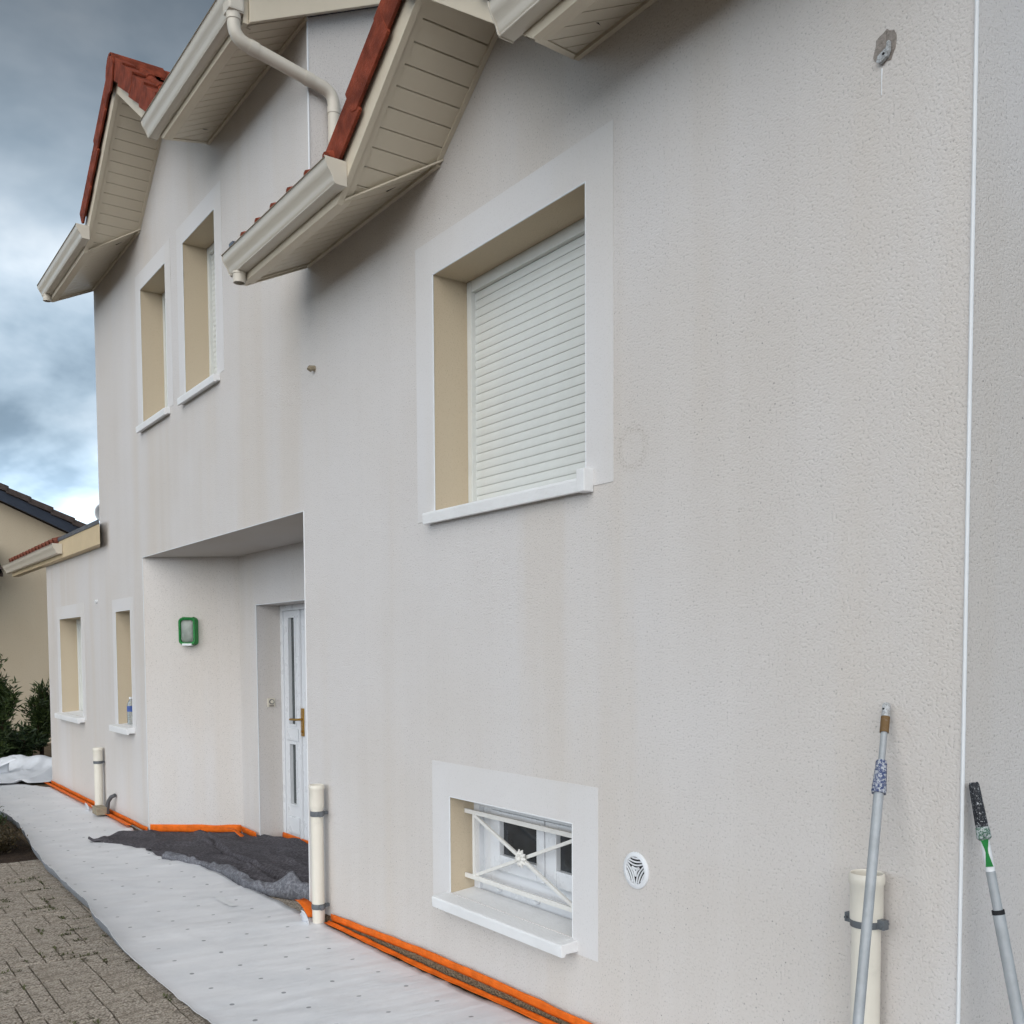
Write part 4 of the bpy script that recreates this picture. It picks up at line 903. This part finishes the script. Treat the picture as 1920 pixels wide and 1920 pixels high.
# bottle on the narrow sill, wood block and conduit by the far pipe
bx_, by_, bz_ = -10.50, .075, W2[2]+.004
bt = root('plastic_bottle', (bx_, by_, bz_), 'clear plastic bottle with blue label on the narrow window sill', 'bottle')
MB().lathe([(.0, .002), (.030, 0), (.036, .012), (.036, .17), (.034, .20), (.018, .235), (.013, .245), (.013, .262)], (bx_, by_, bz_), 18).build('body', M['bottle'], bt)
MB().lathe([(.0365, .125), (.0368, .127), (.0368, .178), (.0365, .18)], (bx_, by_, bz_), 18).build('label', M['bottle_label'], bt); MB().lathe([(.0145, .25), (.015, .252), (.015, .27), (.0, .272)], (bx_, by_, bz_), 14).build('cap', M['bottle_cap'], bt)
m = MB(); m.box(-11.10, -10.90, -.185, -.085, -.005, .075); tag(m.build('wood_block', M['timber'], None, 0.006), 'small weathered wood block on the sheet by the far drain pipe', 'block')
m = MB(); m.tube([(-10.93, -.07, -.02), (-10.92, -.075, .06), (-10.90, -.07, .13), (-10.86, -.05, .18), (-10.82, -.02, .20)], .020, 12); tag(m.build('cable_conduit', M['hose']), 'grey bent conduit stub beside the wood block', 'conduit')

# ------------------------------------------------------------------ neighbour house
NB = root('beige_house', (-21, 2, 0), 'beige neighbouring house with dark tiled gable roof beyond the low wing', 'house')
nx_ = -21.0; ap_y, ap_z, sl_ = -3.6, 6.25, .445; ey = 6.0
w = MB(); P = [(nx_, ap_y-8, -.3), (nx_, ey-.3, -.3), (nx_, ey-.3, ap_z-sl_*(ey-.3-ap_y)), (nx_, ap_y, ap_z), (nx_, ap_y-8, ap_z-sl_*8)]
w.prism(P, (-9, 0, 0)); w.build('wall', M['nb_wall'], NB)
d = MB()
for s_ in (1, -1):
    E_ = 9.4 if s_ > 0 else 8.4
    d.prism([(nx_+.28, ap_y, ap_z+.02), (nx_+.28, ap_y+s_*E_, ap_z+.02-sl_*E_), (nx_+.28, ap_y+s_*E_, ap_z+.22-sl_*E_), (nx_+.28, ap_y, ap_z+.22)], (-9.5, 0, 0))
rf = d.build('roof', M['tile_back'], NB)
M['navy'] = plain('dark_slate_fascia', srgb(52, 58, 70), 0.5, 0.1, 3)
MB().prism([(nx_+.285, ap_y, ap_z-.02), (nx_+.285, ap_y+9.4, ap_z-.02-sl_*9.4), (nx_+.285, ap_y+9.4, ap_z+.17-sl_*9.4), (nx_+.285, ap_y, ap_z+.17)], (.03, 0, 0)).build('fascia', M['navy'], NB, 0.005)
m = MB(); m.prism([(0, 0, 0), (0, .42, -.42*sl_+.035), (0, .42, -.42*sl_+.15), (0, 0, .115)], (-.35, 0, 0)); vt_ = m.mesh('verge_tile', M['tile_dark'], 0.012)
for k in range(24): y = ap_y+.05+k*.37; place('verge_tile', vt_, (nx_+.36, y, ap_z+.155-sl_*(y-ap_y)+(.006 if k % 3 == 0 else 0)), rf)
# low tiled lean-to roof in front of the neighbour, seen above the gutter
lt = MB(); lt.prism([(-19.6, -2.4, 2.98), (-19.6, .28, 2.98), (-20.98, .28, 3.62), (-20.98, -2.4, 3.62)], (0, 0, .06)); lr = lt.build('lean_to_roof', M['tile_back'], NB)
for r in range(4):
    for c in range(12):
        o = place('tile', TILE_D, (-19.56-.345*r*.907, -2.38+c*.222, 3.06+.345*r*.42), lr); o.rotation_euler = frame((0, 1, 0), (-1.38, 0, .64)); o.rotation_euler.rotate_axis('X', -.03)
# satellite dish behind the corner of the tall block
ds = root('satellite_dish', (-12.3, .28, 2.90), 'small pale satellite dish peeping past the corner of the tall block', 'dish')
m = MB(); DR = .115
for i in range(6):
    r_ = DR*i/5
    for j in range(24): a = 2*math.pi*j/24; m.v.append((-12.28+.04*(i/5)**2, 0.28+r_*math.cos(a), 3.245+r_*math.sin(a)))
for i in range(5):
    for j in range(24): m.f.append((i*24+j, i*24+(j+1) % 24, (i+1)*24+(j+1) % 24, (i+1)*24+j))
m.sm = True; o = m.build('reflector', M['bead'], ds); md = o.modifiers.new('thick', 'SOLIDIFY'); md.thickness = .01
MB().tube([(-12.3, .28, 2.88), (-12.3, .28, 3.245)], .016, 10).build('mast', M['alu'], ds)

# ------------------------------------------------------------------ shrubs
def shrub(name, label, cat, c, rx, ry, hz_, nleaf, ll, lw, mat, seed, stems=7, shape=1.0, upw=.5, kind=None, group=None):
    rr = random.Random(seed); rt_ = root(name, c, label, cat, group); c = Vector(c)
    sm = MB(); twigs = []
    for k in range(stems):
        a = rr.uniform(0, 6.283); r_ = rr.uniform(.3, .9); tip = c+Vector((rx*r_*math.cos(a), ry*r_*math.sin(a), hz_*rr.uniform(.65, 1.0)*(1-.35*r_**2)))
        mid = c+(tip-c)*.5+Vector((rr.uniform(-.06, .06), rr.uniform(-.06, .06), hz_*.06)); sm.tube([c+Vector((rr.uniform(-.04, .04), rr.uniform(-.04, .04), 0)), mid, tip], .01, 6, rs=[.014, .009, .003])
        for q in range(6):
            b0 = c+(tip-c)*rr.uniform(.25, .95); b1 = b0+Vector((rr.uniform(-1, 1)*rx, rr.uniform(-1, 1)*ry, rr.uniform(.0, .6)*hz_))*.33; sm.tube([b0, b1], .004, 5, rs=[.006, .002]); twigs.append((b0, b1))
        twigs.append((mid, tip))
    sm.build('stems', M['bark'], rt_)
    lf = MB()
    for k in range(nleaf):
        a, b = rr.choice(twigs); tt = rr.uniform(.0, 1.08); p = a+(b-a)*tt+Vector((rr.gauss(0, .035), rr.gauss(0, .035), rr.gauss(0, .03)))
        if p.z < c.z+.01: continue
        ax = Vector((rr.uniform(-1, 1), rr.uniform(-1, 1), rr.uniform(-.35, 1)*upw*1.6))
        ax = (ax.normalized()+(b-a).normalized()*.6).normalized(); sd_ = ax.cross(Vector((rr.uniform(-1, 1), rr.uniform(-1, 1), rr.uniform(-.2, 1)))).normalized(); nm = sd_.cross(ax)
        l_ = ll*rr.uniform(.6, 1.2); w2 = lw*rr.uniform(.7, 1.2)
        lf.add([p, p+ax*l_*.45+sd_*w2+nm*l_*.05, p+ax*l_-nm*l_*.12, p+ax*l_*.45-sd_*w2+nm*l_*.05], [(0, 1, 2), (0, 2, 3)])
    lf.build('foliage', M[mat], rt_, 0, False)
    return rt_
shrub('leafy_shrub', 'tall narrow-leaved shrub against the beige house at the left edge', 'shrub', (-16.3, -.44, -.05), .48, .44, 1.72, 9000, .12, .014, 'leaf1', 21, 16)
shrub('leafy_shrub', 'slim dark shrub squeezed beside the far house corner', 'shrub', (-17.4, .42, -.05), .26, .30, 1.30, 2600, .12, .014, 'leaf1', 22, 8)
shrub('broadleaf_shrub', 'low glossy broad-leaved shrub behind the crumpled sheeting', 'shrub', (-17.4, -.02, -.05), .80, .65, .62, 3600, .11, .024, 'leaf2', 23, 20)
shrub('broadleaf_shrub', 'low broad-leaved shrub at the left edge before the beige house', 'shrub', (-17.2, -1.0, -.05), .70, .6, .50, 2600, .11, .024, 'leaf2', 24, 16)
shrub('heather_clump', 'low dark brownish heather clump beside the white sheet at the left edge', 'shrub', (-9.60, -1.30, -.03), .45, .20, .20, 7000, .030, .005, 'leaf3', 25, 34, upw=.9)
shrub('heather_clump', 'dark green low clump behind the brownish heather at the left edge', 'shrub', (-10.7, -1.24, -.03), .65, .18, .20, 5000, .034, .006, 'leaf2', 26, 30, upw=.9)
# weeds in the paving joints
m = MB(); rr = random.Random(9)
for k in range(90):
    x, y = -8.2+rr.random()*4.3, -2.4+rr.random()*1.25
    x = round((x+8.95)/.086)*.086-8.95; z = zg(x)-.004; al = rr.random() < .6; ln = rr.uniform(.02, .085)
    for q in range(int(10+ln*260)):
        t_ = rr.uniform(-1, 1)*ln; px, py = (x+rr.gauss(0, .004), y+t_) if al else (x+t_, round((y+2.75)/.086)*.086-2.75+rr.gauss(0, .004))
        a = rr.uniform(0, 6.283); d_ = Vector((math.cos(a), math.sin(a), rr.uniform(.2, 1.2))).normalized(); s_ = Vector((-math.sin(a), math.cos(a), 0)); l_ = rr.uniform(.010, .028)
        p = Vector((px, py, z)); m.add([p, p+d_*l_*.5+s_*l_*.22, p+d_*l_, p+d_*l_*.5-s_*l_*.22], [(0, 1, 2), (0, 2, 3)])
struct(tag(m.build('joint_weeds', M['moss'], None, 0, False), 'small weeds and moss growing in the paving joints', 'weeds'), 'stuff')
